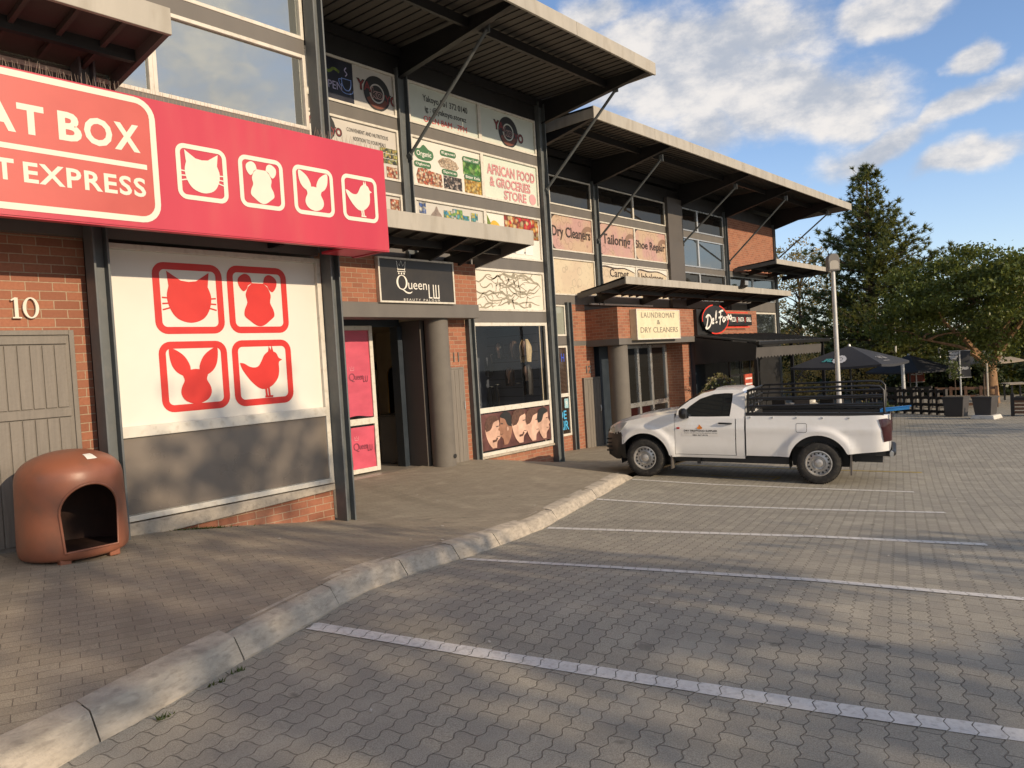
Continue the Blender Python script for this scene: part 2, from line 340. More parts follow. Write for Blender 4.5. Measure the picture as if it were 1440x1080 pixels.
M['lot']=paver_mat('interlocking_paving',(.46,.425,.345),(.345,.32,.27),(.125,.112,.09),.225,.1125,.0095,R(-13),.0042,(.27,.25,.21))
M['walk']=paver_mat('walkway_paving',(.43,.375,.285),(.34,.295,.225),(.16,.132,.105),.205,.103,0,R(20),.0035,(.25,.205,.16),.6)
M['earth']=mat('dry_earth',(.15,.12,.08),.95,var=.4,scale=.5,bump=.5)
M['kerb']=mat('kerb_concrete',(.42,.37,.30),.85,var=.25,scale=5,bump=.5,bscale=70,dirt=(.22,.19,.155),dirt_amt=.5,stretch=(1.2,1.2,4))
M['white_paint']=mat('road_paint',(.68,.66,.62),.7,var=.10,scale=14,bump=.3,dirt=(.36,.33,.29),dirt_amt=.45)
M['yellow_paint']=mat('yellow_road_paint',(.50,.36,.05),.7,var=.2,scale=14,dirt=(.2,.17,.13),dirt_amt=.8)
M['slate']=mat('slate_steel',(.105,.118,.122),.5,var=.12,scale=4,dirt=(.2,.19,.17),dirt_amt=.25)
M['navy']=mat('dark_blue_steel',(.024,.034,.046),.45,var=.12,scale=4)
M['grey']=mat('grey_cladding',(.14,.13,.118),.6,var=.1,scale=3,dirt=(.13,.12,.11),dirt_amt=.35,stretch=(1,1,.3))
M['greydark']=mat('dark_grey_panel',(.10,.09,.082),.6,var=.08,scale=2)
M['colgrey']=mat('grey_plaster_column',(.145,.132,.115),.75,var=.12,scale=3,bump=.25)
M['cream_frame']=mat('cream_window_frame',(.66,.63,.555),.45,var=.06,scale=6,dirt=(.35,.30,.22),dirt_amt=.35)
M['silver']=mat('aluminium_frame',(.62,.62,.60),.3,metal=.75,var=.08,scale=5)
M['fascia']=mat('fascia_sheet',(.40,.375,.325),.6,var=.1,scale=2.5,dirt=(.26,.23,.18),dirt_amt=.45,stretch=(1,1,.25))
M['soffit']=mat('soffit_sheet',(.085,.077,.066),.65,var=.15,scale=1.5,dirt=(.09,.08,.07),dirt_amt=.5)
M['steel_dark']=mat('roof_steel',(.022,.022,.023),.5,var=.15,scale=3)
M['pink']=mat('red_sign_sheet',(.50,.036,.066),.35,var=.06,scale=1.2,dirt=(.5,.12,.1),dirt_amt=.25,stretch=(1,1,.25))
M['salmon']=mat('faded_red_sign_sheet',(.50,.080,.066),.38,var=.08,scale=1.5)
M['cream']=mat('cream_vinyl',(.72,.67,.57),.5,var=.03,scale=4)
M['red']=mat('red_vinyl',(.58,.022,.016),.45,var=.05,scale=4)
M['white_panel']=mat('white_window_panel',(.72,.69,.62),.4,var=.03,scale=1.2)
M['grey_panel']=mat('taupe_window_panel',(.185,.158,.132),.3,var=.05,scale=2)
M['black']=mat('black_board',(.02,.02,.021),.45,var=.1)
M['blackmetal']=mat('black_painted_steel',(.012,.012,.013),.4,var=.1)
M['white']=mat('white_letters',(.80,.78,.72),.5,var=.03)
M['ink']=mat('black_print',(.02,.02,.02),.5,var=.05)
M['redink']=mat('red_print',(.62,.03,.03),.5,var=.05)
M['door_wood']=mat('grey_painted_boards',(.19,.17,.145),.6,var=.15,scale=4,stretch=(8,8,.6),bump=.25,bscale=30)
M['concrete']=mat('bare_concrete',(.42,.37,.30),.9,var=.2,scale=7,bump=.4,dirt=(.2,.17,.14),dirt_amt=.5)
M['mirror']=mirror_glass('sky_glass',(.17,.18,.165),.5,.02,.12)
M['darkglass']=mirror_glass('dark_window_glass',(.018,.016,.014),.10,.03,.1)
M['blueglass']=mirror_glass('blue_window_glass',(.03,.035,.04),.35,.03,.2)
M['glass']=glass_mat('shop_glass',(.9,.92,.92),.015,alpha=.9)
M['inwall']=mat('salon_wall',(.62,.54,.42),.8,var=.05)
M['infloor']=mat('salon_floor',(.34,.30,.25),.35,var=.1)
M['indark']=mat('shaded_shop_interior',(.05,.045,.042),.8,var=.1)  # dark tone standing for the unlit laundromat interior

M['slatwall']=mat('grey_slat_wall',(.10,.11,.14),.5,var=.05)
M['led']=emit('blue_lamp',(.25,.25,1.0),2.5)
M['greenglass']=mirror_glass('pale_green_pane',(.30,.32,.27),.12,.05)
M['lglass']=glass_mat('laundry_glass',(.75,.78,.78),.10)
M['blindglass']=mirror_glass('dark_blind_glass',(.035,.025,.02),.10,.05)
M['blueglass2']=mirror_glass('dark_garden_glass',(.015,.018,.015),.22,.05,.2)
M['maroon']=mat('maroon_panel',(.10,.02,.02),.5)
M['awning']=mat('charcoal_awning_cloth',(.055,.055,.05),.75,var=.2,scale=2)
M['valance']=mat('grey_valance_cloth',(.075,.07,.065),.8,var=.15,scale=2)
M['vinyl_00']=mat('grey_print',(.52,.50,.46),.45,var=.04)
M['vinyl_10']=mat('grey_print_pale',(.56,.53,.48),.45,var=.05)
M['vinyl_01']=mat('pale_green_print',(.58,.62,.55),.4,var=.04)
M['vinyl_02']=mat('pale_green_print_plain',(.58,.62,.55),.4,var=.04)
M['vinyl_12']=mat('mint_print',(.62,.68,.58),.4,var=.04)
M['vinyl_20']=mat('grey_print_low',(.55,.52,.46),.45,var=.04)
M['vinyl_21']=mat('grey_print_food',(.55,.53,.48),.45,var=.04)
def bubble_mat(name,a,b,line):
    m,nt,p=mat_base(name); t=N('ShaderNodeTexCoord',nt)
    v=N('ShaderNodeTexVoronoi',nt,feature='F1'); v.inputs['Scale'].default_value=3.2; nt.links.new(t.outputs['Object'],v.inputs[0])
    v2=N('ShaderNodeTexVoronoi',nt,feature='F1'); v2.inputs['Scale'].default_value=8.5; nt.links.new(t.outputs['Object'],v2.inputs[0])
    n=N('ShaderNodeTexNoise',nt); n.inputs['Scale'].default_value=1.1; n.inputs['Detail'].default_value=3; nt.links.new(t.outputs['Object'],n.inputs[0])
    c=mixc(nt,maprange(nt,n.outputs[0],.4,.6),a,b)
    def rim(o,r,w):
        return math_(nt,'SUBTRACT',1,maprange(nt,math_(nt,'ABSOLUTE',math_(nt,'SUBTRACT',o,r)),0,w,0,1))
    c=mixc(nt,math_(nt,'MULTIPLY',rim(v.outputs['Distance'],.36,.05),.55),c,line)
    c=mixc(nt,math_(nt,'MULTIPLY',rim(v2.outputs['Distance'],.24,.07),.35),c,line)
    nt.links.new(c,p.inputs['Base Color']); p.inputs['Roughness'].default_value=.4; return m
M['pinkprint']=bubble_mat('pink_bubble_print',(.50,.30,.27),(.52,.38,.26),(.22,.13,.10))
M['beigeprint']=bubble_mat('beige_bubble_print',(.62,.53,.38),(.58,.47,.34),(.30,.25,.18))

M['spike']=mat('spike_wire',(.35,.28,.22),.4,var=.1)
M['brownink']=mat('brown_print',(.16,.05,.03),.5)
M['pinkgrey']=mat('pink_grey_print',(.35,.22,.20),.5)
M['nightprint']=mat('night_blue_print',(.015,.017,.03),.4,var=.3,scale=3)
M['neonblue']=mat('light_blue_print',(.22,.35,.75),.4)
M['lilac']=mat('lilac_print',(.45,.42,.62),.4)
M['leafprint']=mat('leaf_green_print',(.14,.20,.03),.5,var=.4,scale=20)
M['greenlabel']=mat('green_label_print',(.06,.16,.07),.4)
M['redinkd']=mat('dull_red_print',(.50,.13,.14),.5)
M['pinkletter']=mat('pink_letter_print',(.62,.33,.33),.5)
M['blueprint']=speck_mat('carton_print',[(.06,.12,.35),(.5,.5,.5),(.2,.25,.4),(.6,.58,.5)],14)
M['packets']=speck_mat('packet_print',[(.05,.25,.40),(.5,.45,.1),(.10,.35,.35),(.55,.55,.5),(.2,.4,.1)],16)
M['jug']=mat('jug_print',(.25,.20,.17),.5,var=.5,scale=6)
M['mango']=mat('mango_print',(.70,.42,.04),.4,var=.15,scale=5)
M['cans']=speck_mat('can_print',[(.42,.40,.12),(.05,.06,.05),(.35,.40,.20),(.55,.40,.12),(.15,.18,.08)],22)
M['foodA']=speck_mat('nut_print',[(.55,.25,.12),(.65,.45,.30),(.25,.07,.04),(.7,.6,.45),(.5,.12,.06)],22)
M['foodEgusi']=speck_mat('seed_print',[(.60,.47,.34),(.52,.38,.26),(.66,.55,.42)],34)
M['foodSpice']=speck_mat('spice_print',[(.06,.05,.05),(.45,.38,.34),(.16,.12,.10),(.02,.02,.02)],26)
M['foodLeaf']=speck_mat('bitterleaf_print',[(.10,.32,.04),(.20,.45,.08),(.06,.22,.03),(.30,.50,.15)],12)
M['foodKola']=speck_mat('kola_print',[(.55,.32,.05),(.62,.42,.10),(.40,.20,.03),(.66,.50,.20)],17)
M['foodStew']=speck_mat('stew_print',[(.50,.13,.03),(.62,.30,.06),(.65,.50,.25),(.25,.06,.02),(.55,.03,.03)],11)
M['navyink']=mat('navy_print',(.05,.06,.12),.5)
M['branchprint']=mat('grey_branch_print',(.30,.27,.20),.5,var=.3,scale=9)
M['barberback']=mat('dark_red_print',(.12,.05,.045),.4,var=.6,scale=2.5)
M['skinA']=mat('pale_skin_print',(.66,.43,.33),.45,var=.22,scale=5)
M['skinB']=mat('tan_skin_print',(.58,.37,.28),.45,var=.25,scale=5)
M['skinC']=mat('brown_skin_print',(.30,.155,.10),.45,var=.3,scale=5)
M['hairprint']=mat('dark_hair_print',(.10,.05,.035),.5,var=.4,scale=20)
M['brownblack']=mat('brown_black_print',(.05,.032,.025),.5)
M['brownprint']=mat('mid_brown_print',(.26,.16,.11),.5)
M['blind']=mat('brown_blind',(.10,.06,.04),.5)
M['cyan']=mat('light_blue_letters',(.08,.42,.72),.4)
M['paleblue']=mat('pale_blue_sticker',(.30,.50,.55),.5)
M['bluepaint']=mat('blue_letters',(.05,.09,.5),.4)
M['pinksheet']=mat('pink_sheet',(.56,.085,.135),.45,var=.12,scale=2.5,stretch=(1,1,2))
M['plumink']=mat('plum_print',(.22,.04,.07),.5)
M['palepink']=mat('pale_pink_print',(.75,.35,.4),.5)
M['blacksign']=mat('weathered_black_sign',(.032,.028,.024),.35,var=.3,scale=1.5)
M['lightbox']=mat('cream_light_box',(.74,.66,.45),.5,var=.05,scale=2,dirt=(.5,.42,.28),dirt_amt=.4)
M['greyprint']=mat('grey_letters',(.25,.22,.17),.5)
M['neonred']=mat('red_sign_outline',(.75,.05,.03),.4)

M['carwhite']=mat('white_car_paint',(.83,.825,.81),.22,var=.02,scale=2,coat=.6,dirt=(.60,.56,.50),dirt_amt=.14)
M['bumper']=mat('dark_plastic',(.016,.016,.016),.45,var=.1)
M['lamp']=mat('headlight_lens',(.50,.50,.49),.12,metal=.15,var=.3,scale=6,coat=.8)
M['chrome']=mat('chrome',(.8,.8,.8),.1,metal=1.0,var=.05)
M['redlamp']=mat('red_lens',(.45,.02,.02),.3)
M['taillamp']=mat('tail_lens',(.035,.003,.006),.12,var=.3,scale=9,coat=.5)
M['decal']=mat('magnetic_sticker',(.76,.74,.71),.4,var=.05,scale=9)
M['orange']=mat('flame_print',(.70,.22,.03),.5,var=.3,scale=30)
M['carglass']=mirror_glass('car_window_glass',(.022,.026,.028),.32,.02,.05)
M['tyre']=mat('tyre_rubber',(.022,.021,.020),.8,var=.2,scale=8,dirt=(.09,.08,.065),dirt_amt=.5)
M['rim']=mat('steel_rim',(.50,.49,.47),.38,metal=.55,var=.1,scale=8,dirt=(.2,.18,.15),dirt_amt=.4)
M['blueboard']=mat('blue_board',(.03,.22,.55),.4,var=.15,scale=4)
M['terracotta']=mat('terracotta_plastic',(.27,.10,.056),.40,var=.12,scale=2.2,dirt=(.17,.085,.055),dirt_amt=.5,bump=.12,bscale=14)

M['gilt']=mat('gilt_frame',(.55,.40,.18),.35,metal=.6)
M['hairblack']=mat('black_hair',(.018,.014,.012),.5,var=.4,scale=30)
M['hairbrown']=mat('brown_hair',(.07,.035,.02),.5,var=.5,scale=30)
M['hairblond']=mat('blonde_hair',(.62,.48,.28),.5,var=.25,scale=30,stretch=(3,3,.3))
M['galv']=mat('galvanised_steel',(.52,.52,.51),.45,metal=.35,var=.1,scale=3,dirt=(.3,.29,.27),dirt_amt=.3)
M['lantern']=mat('grey_lantern',(.16,.15,.14),.6,var=.1)
M['navycloth']=mat('charcoal_cloth',(.028,.030,.036),.75,var=.12,scale=2)
M['beigecloth']=mat('beige_cloth',(.26,.22,.17),.8,var=.1,scale=2)
M['palecloth']=mat('white_cloth_print',(.55,.56,.58),.8)
M['palecloth2']=mat('pale_table_cloth',(.62,.60,.55),.7)
M['greycloth']=mat('grey_cloth_print',(.38,.38,.38),.8)
M['teal']=mat('teal_cloth_print',(.06,.32,.34),.8)
M['redcloth']=mat('brown_red_cloth',(.16,.04,.025),.8,var=.15)
M['blackcloth']=mat('black_banner_cloth',(.03,.032,.036),.8,var=.15)
M['planter']=mat('charcoal_planter',(.055,.052,.052),.6,var=.12,scale=4)
M['whiteblock']=mat('white_block_paint',(.62,.60,.55),.8,var=.1,dirt=(.35,.32,.27),dirt_amt=.5)
M['blackwood']=mat('dark_stained_wood',(.022,.019,.018),.6,var=.2,scale=6)
M['brownwood']=mat('brown_wood',(.16,.085,.05),.7,var=.3,scale=6)
M['orangewood']=mat('orange_wood',(.42,.20,.09),.6,var=.2,scale=6)
M['palewood']=mat('pale_stake_wood',(.50,.45,.36),.7,var=.2)
M['redboard']=mat('red_menu_print',(.42,.07,.035),.5,var=.4,scale=9)
M['litter']=mat('paper_scraps',(.50,.46,.40),.8,var=.4,scale=40)
M['bark']=mat('bark',(.09,.065,.045),.9,var=.35,scale=8,bump=.5,bscale=30)
M['barkpale']=mat('pale_bark',(.27,.16,.085),.9,var=.45,scale=5,bump=.5,bscale=25)
M['leafmid']=leaf_mat('green_leaves',(.036,.066,.016),(.105,.130,.032),.25)
M['leafdark']=leaf_mat('dark_green_leaves',(.012,.026,.009),(.036,.052,.015),.18)
M['leafacacia']=leaf_mat('olive_green_leaves',(.026,.052,.010),(.145,.175,.032),.24)
M['leafautumn']=leaf_mat('autumn_leaves',(.24,.16,.04),(.46,.35,.14),.35)
M['leafpale']=leaf_mat('pale_leaves',(.18,.17,.07),(.30,.28,.14),.3)
M['needle']=leaf_mat('pine_needles',(.050,.078,.022),(.185,.200,.060),.28)

M['kennel_in']=mat('shade_brown_plastic',(.05,.022,.014),.7,var=.3,scale=6)  # near-black brown: the shade inside the kennel put into the colour

M['bedliner']=mat('black_bed_liner',(.02,.02,.02),.7,var=.2)

M['darkred']=mat('dark_red_print',(.22,.03,.03),.5,var=.05)
# ------------------------------------------------------------------ lie of the land
KX=[-30,-5,1.3,3.7,4.65,5.5,6.4,7.5,9.9,12,13,14,20,30,45,80,200,900]
KZ=[-1.1,-1.5,-1.70,-1.68,-1.78,-1.90,-2.0,-2.11,-2.21,-2.29,-2.335,-2.37,-2.50,-2.80,-3.05,-3.5,-5,-12]
def yk(x): return 4.42+.329*(min(x,13)-3.0)+.05*max(0,x-13)
BAY=(math.sin(R(13)),-math.cos(R(13)))      # the bays run off the kerb in this direction
OX=[1,3,5.3,7.6,9.9,12.2,14,20]; OFF=[[0,0,0,0],[0,-.04,-.08,-.09],[0,.02,.03,-.01],[0,.02,.045,.04],[0,-.05,-.06,-.05],[0,-.07,-.11,-.14],[0,-.06,-.1,-.14],[0,0,-.02,-.02]]
def lotz(x,y):
    s=max(0.,(4.42+.329*(min(x,13)-3)+.05*max(0,x-13)-y)/1.048); kx=x-BAY[0]*min(s,6)
    o=[interp(kx,OX,[q[k] for q in OFF]) for k in range(4)]
    return interp(kx,KX,KZ)+interp(s,[0,1.5,3.2,4.8],o)
FX=[-30,-2,2.4,3.8,5.94,8,11.7,12.5,14.66,18,25,40,80]
FZ=[-1.0,-1.2,-1.44,-1.53,-1.86,-1.95,-1.985,-2.1,-2.45,-2.57,-2.72,-3.0,-3.4]
FY=[(-30,8),(5.9,8),(6.5,10.2),(14.6,10.95),(15.6,12.4),(80,12.4)]
def yf(x): return interp(x,[a for a,b in FY],[b for a,b in FY])
def kh(x): return interp(x,[11.9,12.7],[.13,.012])
def walkz(x,y):
    a,b=yk(x)+.2,yf(x); t=min(1.3,max(0,(y-a)/(b-a))); zk=interp(x,KX,KZ)+kh(x)+.005
    zf=interp(x,FX,FZ)
    return zk+(zf-zk)*t
def ground(x,y):
    return walkz(x,y) if y>yk(x)+.1 and x<34 else lotz(x,y)
def lin(a,b,n): return [a+(b-a)*i/(n-1) for i in range(n)]

# the wide ground sheet, a little below the paved surfaces
xs=[-400,-200,-100,-60]+lin(-30,60,46)+[70,80,100,140,200,300,500,900]
ys=[-900,-500,-300,-200,-120,-80,-60]+lin(-40,40,41)+[50,60,80,120,200,300,500,900]
MB().grid(lambda x,y:(x,y,interp(x,KX,KZ)-.22 if (-30<x<60 and -40<y<40) else interp(x,KX,KZ)-.10),xs,ys).build('ground',M['earth'],smooth=60,kind='structure')
# paved parking lot up to the kerb line
us=lin(0,7,36)+lin(7.5,34,36)
MB().grid(lambda x,u:(x,yk(x)+.02-u,lotz(x,yk(x)-u)),lin(-16,-2.5,28)+lin(-2.25,20,90)+lin(20.5,46,52),us).build('parking_lot',M['lot'],smooth=60,kind='structure')
# walkway between kerb and shopfronts
MB().grid(lambda x,t:(x,yk(x)+.19+t*(yf(x)+.6-yk(x)-.19),walkz(x,yk(x)+.19+t*(yf(x)+.6-yk(x)-.19))),lin(-12,36,145),lin(0,1,17)).build('walkway',M['walk'],smooth=60,kind='structure')
# kerb: one metre stones with open joints and battered faces
kb=MB(); x=-9.0; L=.952
while x<12.0:
    x0,x1=x+.005,min(x+L,12.45)-.005; dz=rnd.uniform(-.006,.006); dy=rnd.uniform(-.006,.006)
    n=4
    secs=[]
    for i in range(n+1):
        xx=x0+(x1-x0)*i/n; z=lotz(xx,yk(xx)); h=kh(xx)+dz; y=yk(xx)+dy
        e=.012 if i in(0,n) else 0
        secs.append([(xx,y-.012,z-.1),(xx,y-.012+e,z+.012),(xx,y+.045+e,z+h*.62),(xx,y+.075+e,z+h*.93-e*.4),(xx,y+.098,z+h+.002-e*.4),(xx,y+.26,z+h+.012-e*.4),(xx,y+.26,z-.1)])
    m=7
    kb.add([p for s in secs for p in s],[(i*m+k,(i+1)*m+k,(i+1)*m+k+1,i*m+k+1) for i in range(n) for k in range(m-1)]+[tuple(range(m)),tuple(range((n+1)*m-1,n*m-1,-1))])
    x+=L
kb.build('kerb',M['kerb'],smooth=35,kind='structure')
# painted bay lines
def line(mb,X0,Y0,X1,Y1,w,h=.005,pitch=.1125):
    """one row of pavers painted over, joint by joint"""
    L=math.hypot(X1-X0,Y1-Y0); d=Vector((X1-X0,Y1-Y0,0)).normalized(); q=Vector((-d.y,d.x,0)); n=int(L/pitch); g=random.Random(int(X0*10))
    for i in range(n):
        a,b=i*pitch+.0028,(i+1)*pitch-.0028; ww=w/2*g.uniform(.94,1.05); vs=[]
        for s_,c in ((-1,0),(-.5,.012),(0,0),(.5,-.012),(1,0)):
            for t in (a,b):
                x=X0+d.x*(t+c)+q.x*ww*s_; y=Y0+d.y*(t+c)+q.y*ww*s_; vs.append((x,y,lotz(x,y)+h))
        mb.add(vs,[(2*k,2*k+1,2*k+3,2*k+2) for k in range(4)])
for X,Y0,L in ((3.0,4.42,5.4),(5.3,5.16,5.4),(7.6,5.93,4.87),(9.9,6.71,4.78),(12.2,7.45,4.77)):
    m=MB(); line(m,X+BAY[0]*.05,Y0+BAY[1]*.05,X+BAY[0]*L,Y0+BAY[1]*L,.125); m.build('bay_line',M['white_paint'],kind='structure')
m=MB(); line(m,14.55,8.0,15.65,3.2,.07); m.build('bay_line',M['yellow_paint'],kind='structure')
m=MB()
for a in ((13.6,6.5,13.6,5.3),(13.6,5.3,14.0,5.3),(14.0,5.3,14.0,5.9)): line(m,*a,.05)
m.build('bay_line',M['yellow_paint'],kind='structure')
# ------------------------------------------------------------------ the row of shops
def hpost(mb,x0,x1,y,z0,z1,d=.2):
    mb.box(x0,x0+.022,y,y+d,z0,z1); mb.box(x1-.022,x1,y,y+d,z0,z1); mb.box(x0+.022,x1-.022,y+d*.42,y+d*.42+.02,z0,z1)
def facade(y):      # maps facade coordinates onto the wall plane
    return lambda a,b,d=0: (a,y-d,b)
def window(p,x0,x1,z0,z1,y,pane,mull=(),trans=(),w=.05,frame='cream_frame',proud=.04,name='pane'):
    m=MB(); m.frame(x0,x1,z0,z1,y-proud,y+.03,w)
    for q in mull: m.box(q-.022,q+.022,y-proud+.004,y+.028,z0+w,z1-w)
    for q,h in trans: m.box(x0+w,x1-w,y-proud+.006,y+.027,q-h/2,q+h/2)
    o=m.build('window',M[frame],p,bevel=.006)
    pb=MB()
    if pane=='glass': pb.add([(x0+w*.6,y,z0+w*.6),(x1-w*.6,y,z0+w*.6),(x1-w*.6,y,z1-w*.6),(x0+w*.6,y,z1-w*.6)],[(0,1,2,3)])
    else: pb.box(x0+w*.6,x1-w*.6,y+.0,y+.012,z0+w*.6,z1-w*.6)
    pb.build(name,pane if not isinstance(pane,str) else M[pane],o)
    return o
def roof(p,x0,x1,yw,yf_,zb0,zb1,h,beams,zw0,yback):
    """mono slope overhanging roof: fascia, ribbed soffit, tapered beams, purlins"""
    zz=lambda x: zb0+(zb1-zb0)*(x-x0)/(x1-x0)
    H=lambda xa,xb,ya,yb,da,db: MB().hexa([(xa,ya,zz(xa)+da),(xb,ya,zz(xb)+da),(xb,yb,zz(xb)+da),(xa,yb,zz(xa)+da)],[(xa,ya,zz(xa)+db),(xb,ya,zz(xb)+db),(xb,yb,zz(xb)+db),(xa,yb,zz(xa)+db)])
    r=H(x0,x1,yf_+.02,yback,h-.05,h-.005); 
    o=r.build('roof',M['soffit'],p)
    m=MB(); n=int((x1-x0)/.21)
    for i in range(n):          # ribs of the roof sheeting seen from below
        a=x0+.06+i*(x1-x0-.1)/n
        m.hexa([(a,yf_+.05,zz(a)+h-.066),(a+.022,yf_+.05,zz(a)+h-.066),(a+.022,yw,zz(a)+h-.066),(a,yw,zz(a)+h-.066)],[(a,yf_+.05,zz(a)+h-.05),(a+.022,yf_+.05,zz(a)+h-.05),(a+.022,yw,zz(a)+h-.05),(a,yw,zz(a)+h-.05)])
    m.build('sheet_ribs',M['steel_dark'],o)
    f=MB(); k=int((x1-x0)/3.0)+1
    for i in range(k):
        a=x0+(x1-x0)*i/k; b=x0+(x1-x0)*(i+1)/k-.008
        f.hexa([(a,yf_-.03,zz(a)),(b,yf_-.03,zz(b)),(b,yf_+.02,zz(b)),(a,yf_+.02,zz(a))],[(a,yf_-.03,zz(a)+h),(b,yf_-.03,zz(b)+h),(b,yf_+.02,zz(b)+h),(a,yf_+.02,zz(a)+h)])
    for xe,s in ((x0,1),(x1,-1)):
        a,b=sorted((xe,xe+s*.03)); f.hexa([(a,yf_+.02,zz(a)+.02),(b,yf_+.02,zz(b)+.02),(b,yw-.3,zz(b)-.05),(a,yw-.3,zz(a)-.05)],[(a,yf_+.02,zz(a)+h),(b,yf_+.02,zz(b)+h),(b,yw-.3,zz(b)+h),(a,yw-.3,zz(a)+h)])
    f.build('fascia',M['fascia'],o,bevel=.008)
    for xb in beams:
        z=zz(xb); t=z+h-.1
        m=MB(); P=[(yw,zw0),(yf_+.05,z+.03),(yf_+.05,t),(yw,t)]
        m.prism(P,lambda a,b,d:(xb+d,a,b),-.012,.012)
        for (ya,za,yb,zb) in ((yw,zw0,yf_+.05,z+.03),):   # bottom flange
            m.hexa([(xb-.06,yb,zb-.02),(xb+.06,yb,zb-.02),(xb+.06,ya,za-.02),(xb-.06,ya,za-.02)],[(xb-.06,yb,zb),(xb+.06,yb,zb),(xb+.06,ya,za),(xb-.06,ya,za)])
        m.build('roof_beam',M['steel_dark'],o)
    for q in (.36,.95):
        yy=yf_+(yw-yf_)*q; m=MB(); m.hexa([(x0+.05,yy,zz(x0)+h-.27),(x1-.05,yy,zz(x1)+h-.27),(x1-.05,yy+.07,zz(x1)+h-.27),(x0+.05,yy+.07,zz(x0)+h-.27)],[(x0+.05,yy,zz(x0)+h-.1),(x1-.05,yy,zz(x1)+h-.1),(x1-.05,yy+.07,zz(x1)+h-.1),(x0+.05,yy+.07,zz(x0)+h-.1)])
        m.build('purlin',M['steel_dark'],o)
    return o
def strut(p,x,yw,z0,yt,zt,r=.032,dx=0):
    m=MB(); m.tube([(x,yw,z0),(x+dx,yt,zt)],r,10); m.tube([(x,yw+.06,z0-.02),(x,yw-.05,z0+.03)],.05,8)
    m.box(x-.012,x+.012,yw-.07,yw+.02,z0-.09,z0+.06); m.box(x+dx-.012,x+dx+.012,yt-.06,yt+.06,zt-.06,zt+.12)
    m.build('roof_strut',M['slate'],p,smooth=40)
def canopy(p,x0,x1,yf_,yw,zf,hf,zw,ribs,beams,sl=-.06,gap=.12):
    z=lambda y: zf+(zw-zf)*(y-yf_)/(yw-yf_)
    m=MB(); m.hexa([(x0,yf_+.03,zf+hf+sl),(x1,yf_+.03,zf+hf+sl),(x1,yw-gap,zw+hf+sl),(x0,yw-gap,zw+hf+sl)],[(x0,yf_+.03,zf+hf+sl+.04),(x1,yf_+.03,zf+hf+sl+.04),(x1,yw-gap,zw+hf+sl+.04),(x0,yw-gap,zw+hf+sl+.04)])
    n=int((x1-x0)/ribs)
    for i in range(1,n):
        a=x0+(x1-x0)*i/n; m.hexa([(a,yf_+.04,zf+hf+sl-.05),(a+.04,yf_+.04,zf+hf+sl-.05),(a+.04,yw-.13,zw+hf+sl-.05),(a,yw-.13,zw+hf+sl-.05)],[(a,yf_+.04,zf+hf+sl),(a+.04,yf_+.04,zf+hf+sl),(a+.04,yw-.13,zw+hf+sl),(a,yw-.13,zw+hf+sl)])
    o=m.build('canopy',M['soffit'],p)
    f=MB(); k=max(1,int((x1-x0)/2.9))
    for i in range(k):
        a=x0+(x1-x0)*i/k; b=x0+(x1-x0)*(i+1)/k-(.006 if i<k-1 else 0); f.box(a,b,yf_-.02,yf_+.025,zf,zf+hf)
    f.build('fascia',M['fascia'],o,bevel=.006)
    for xe in (x0,x1-.05):
        MB().hexa([(xe,yf_+.025,zf+.01),(xe+.05,yf_+.025,zf+.01),(xe+.05,yw,zw-.02),(xe,yw,zw-.02)],[(xe,yf_+.025,zf+hf),(xe+.05,yf_+.025,zf+hf),(xe+.05,yw,zw+hf*.7),(xe,yw,zw+hf*.7)]).build('side_channel',M['grey'],o)
    for xb in beams:
        MB().hexa([(xb,yf_+.04,zf+.05),(xb+.06,yf_+.04,zf+.05),(xb+.06,yw+.1,zw-.14),(xb,yw+.1,zw-.14)],[(xb,yf_+.04,zf+hf-.12),(xb+.06,yf_+.04,zf+hf-.12),(xb+.06,yw+.1,zw+hf-.12),(xb,yw+.1,zw+hf-.12)]).build('canopy_beam',M['steel_dark'],o)
    yy=(yf_+yw)/2; zz=(zf+zw)/2
    MB().box(x0+.06,x1-.06,yy,yy+.07,zz+hf-.24,zz+hf-.12).build('purlin',M['steel_dark'],o)
    return o

# ---- shop 1 : the pet shop at the near end
P=thing('shop_building','near end of the shop row, with cream display window and mirrored upper glazing','building',(0,8,-1.5))
m=MB(); m.box(-9,3.2,8.0,8.3,-2.2,3.0); m.build('brick_wall',M['brick'],P)
m=MB(); m.box(3.3,5.92,7.93,8.2,-2.2,-1.385); m.build('brick_plinth',M['brick'],P)
m=MB(); m.hexa([(3.31,7.87,-1.56),(5.91,7.87,-1.46),(5.91,7.94,-1.46),(3.31,7.94,-1.56)],[(3.31,7.87,-1.385),(5.91,7.87,-1.385),(5.91,7.94,-1.384),(3.31,7.94,-1.384)]); m.build('window_sill',M['concrete'],P,bevel=.01)
m=MB(); m.box(-9,6.02,8.32,18,-2.4,6.6); m.box(6.02,6.06,8.2,18,-2.4,6.6); m.build('core_wall',M['greydark'],P)
for x0,x1,z1 in ((3.16,3.31,6.3),(5.915,6.06,6.5)):
    m=MB(); hpost(m,x0,x1,7.68,-2.1,z1); m.build('steel_post',M['slate'],P,bevel=.004)
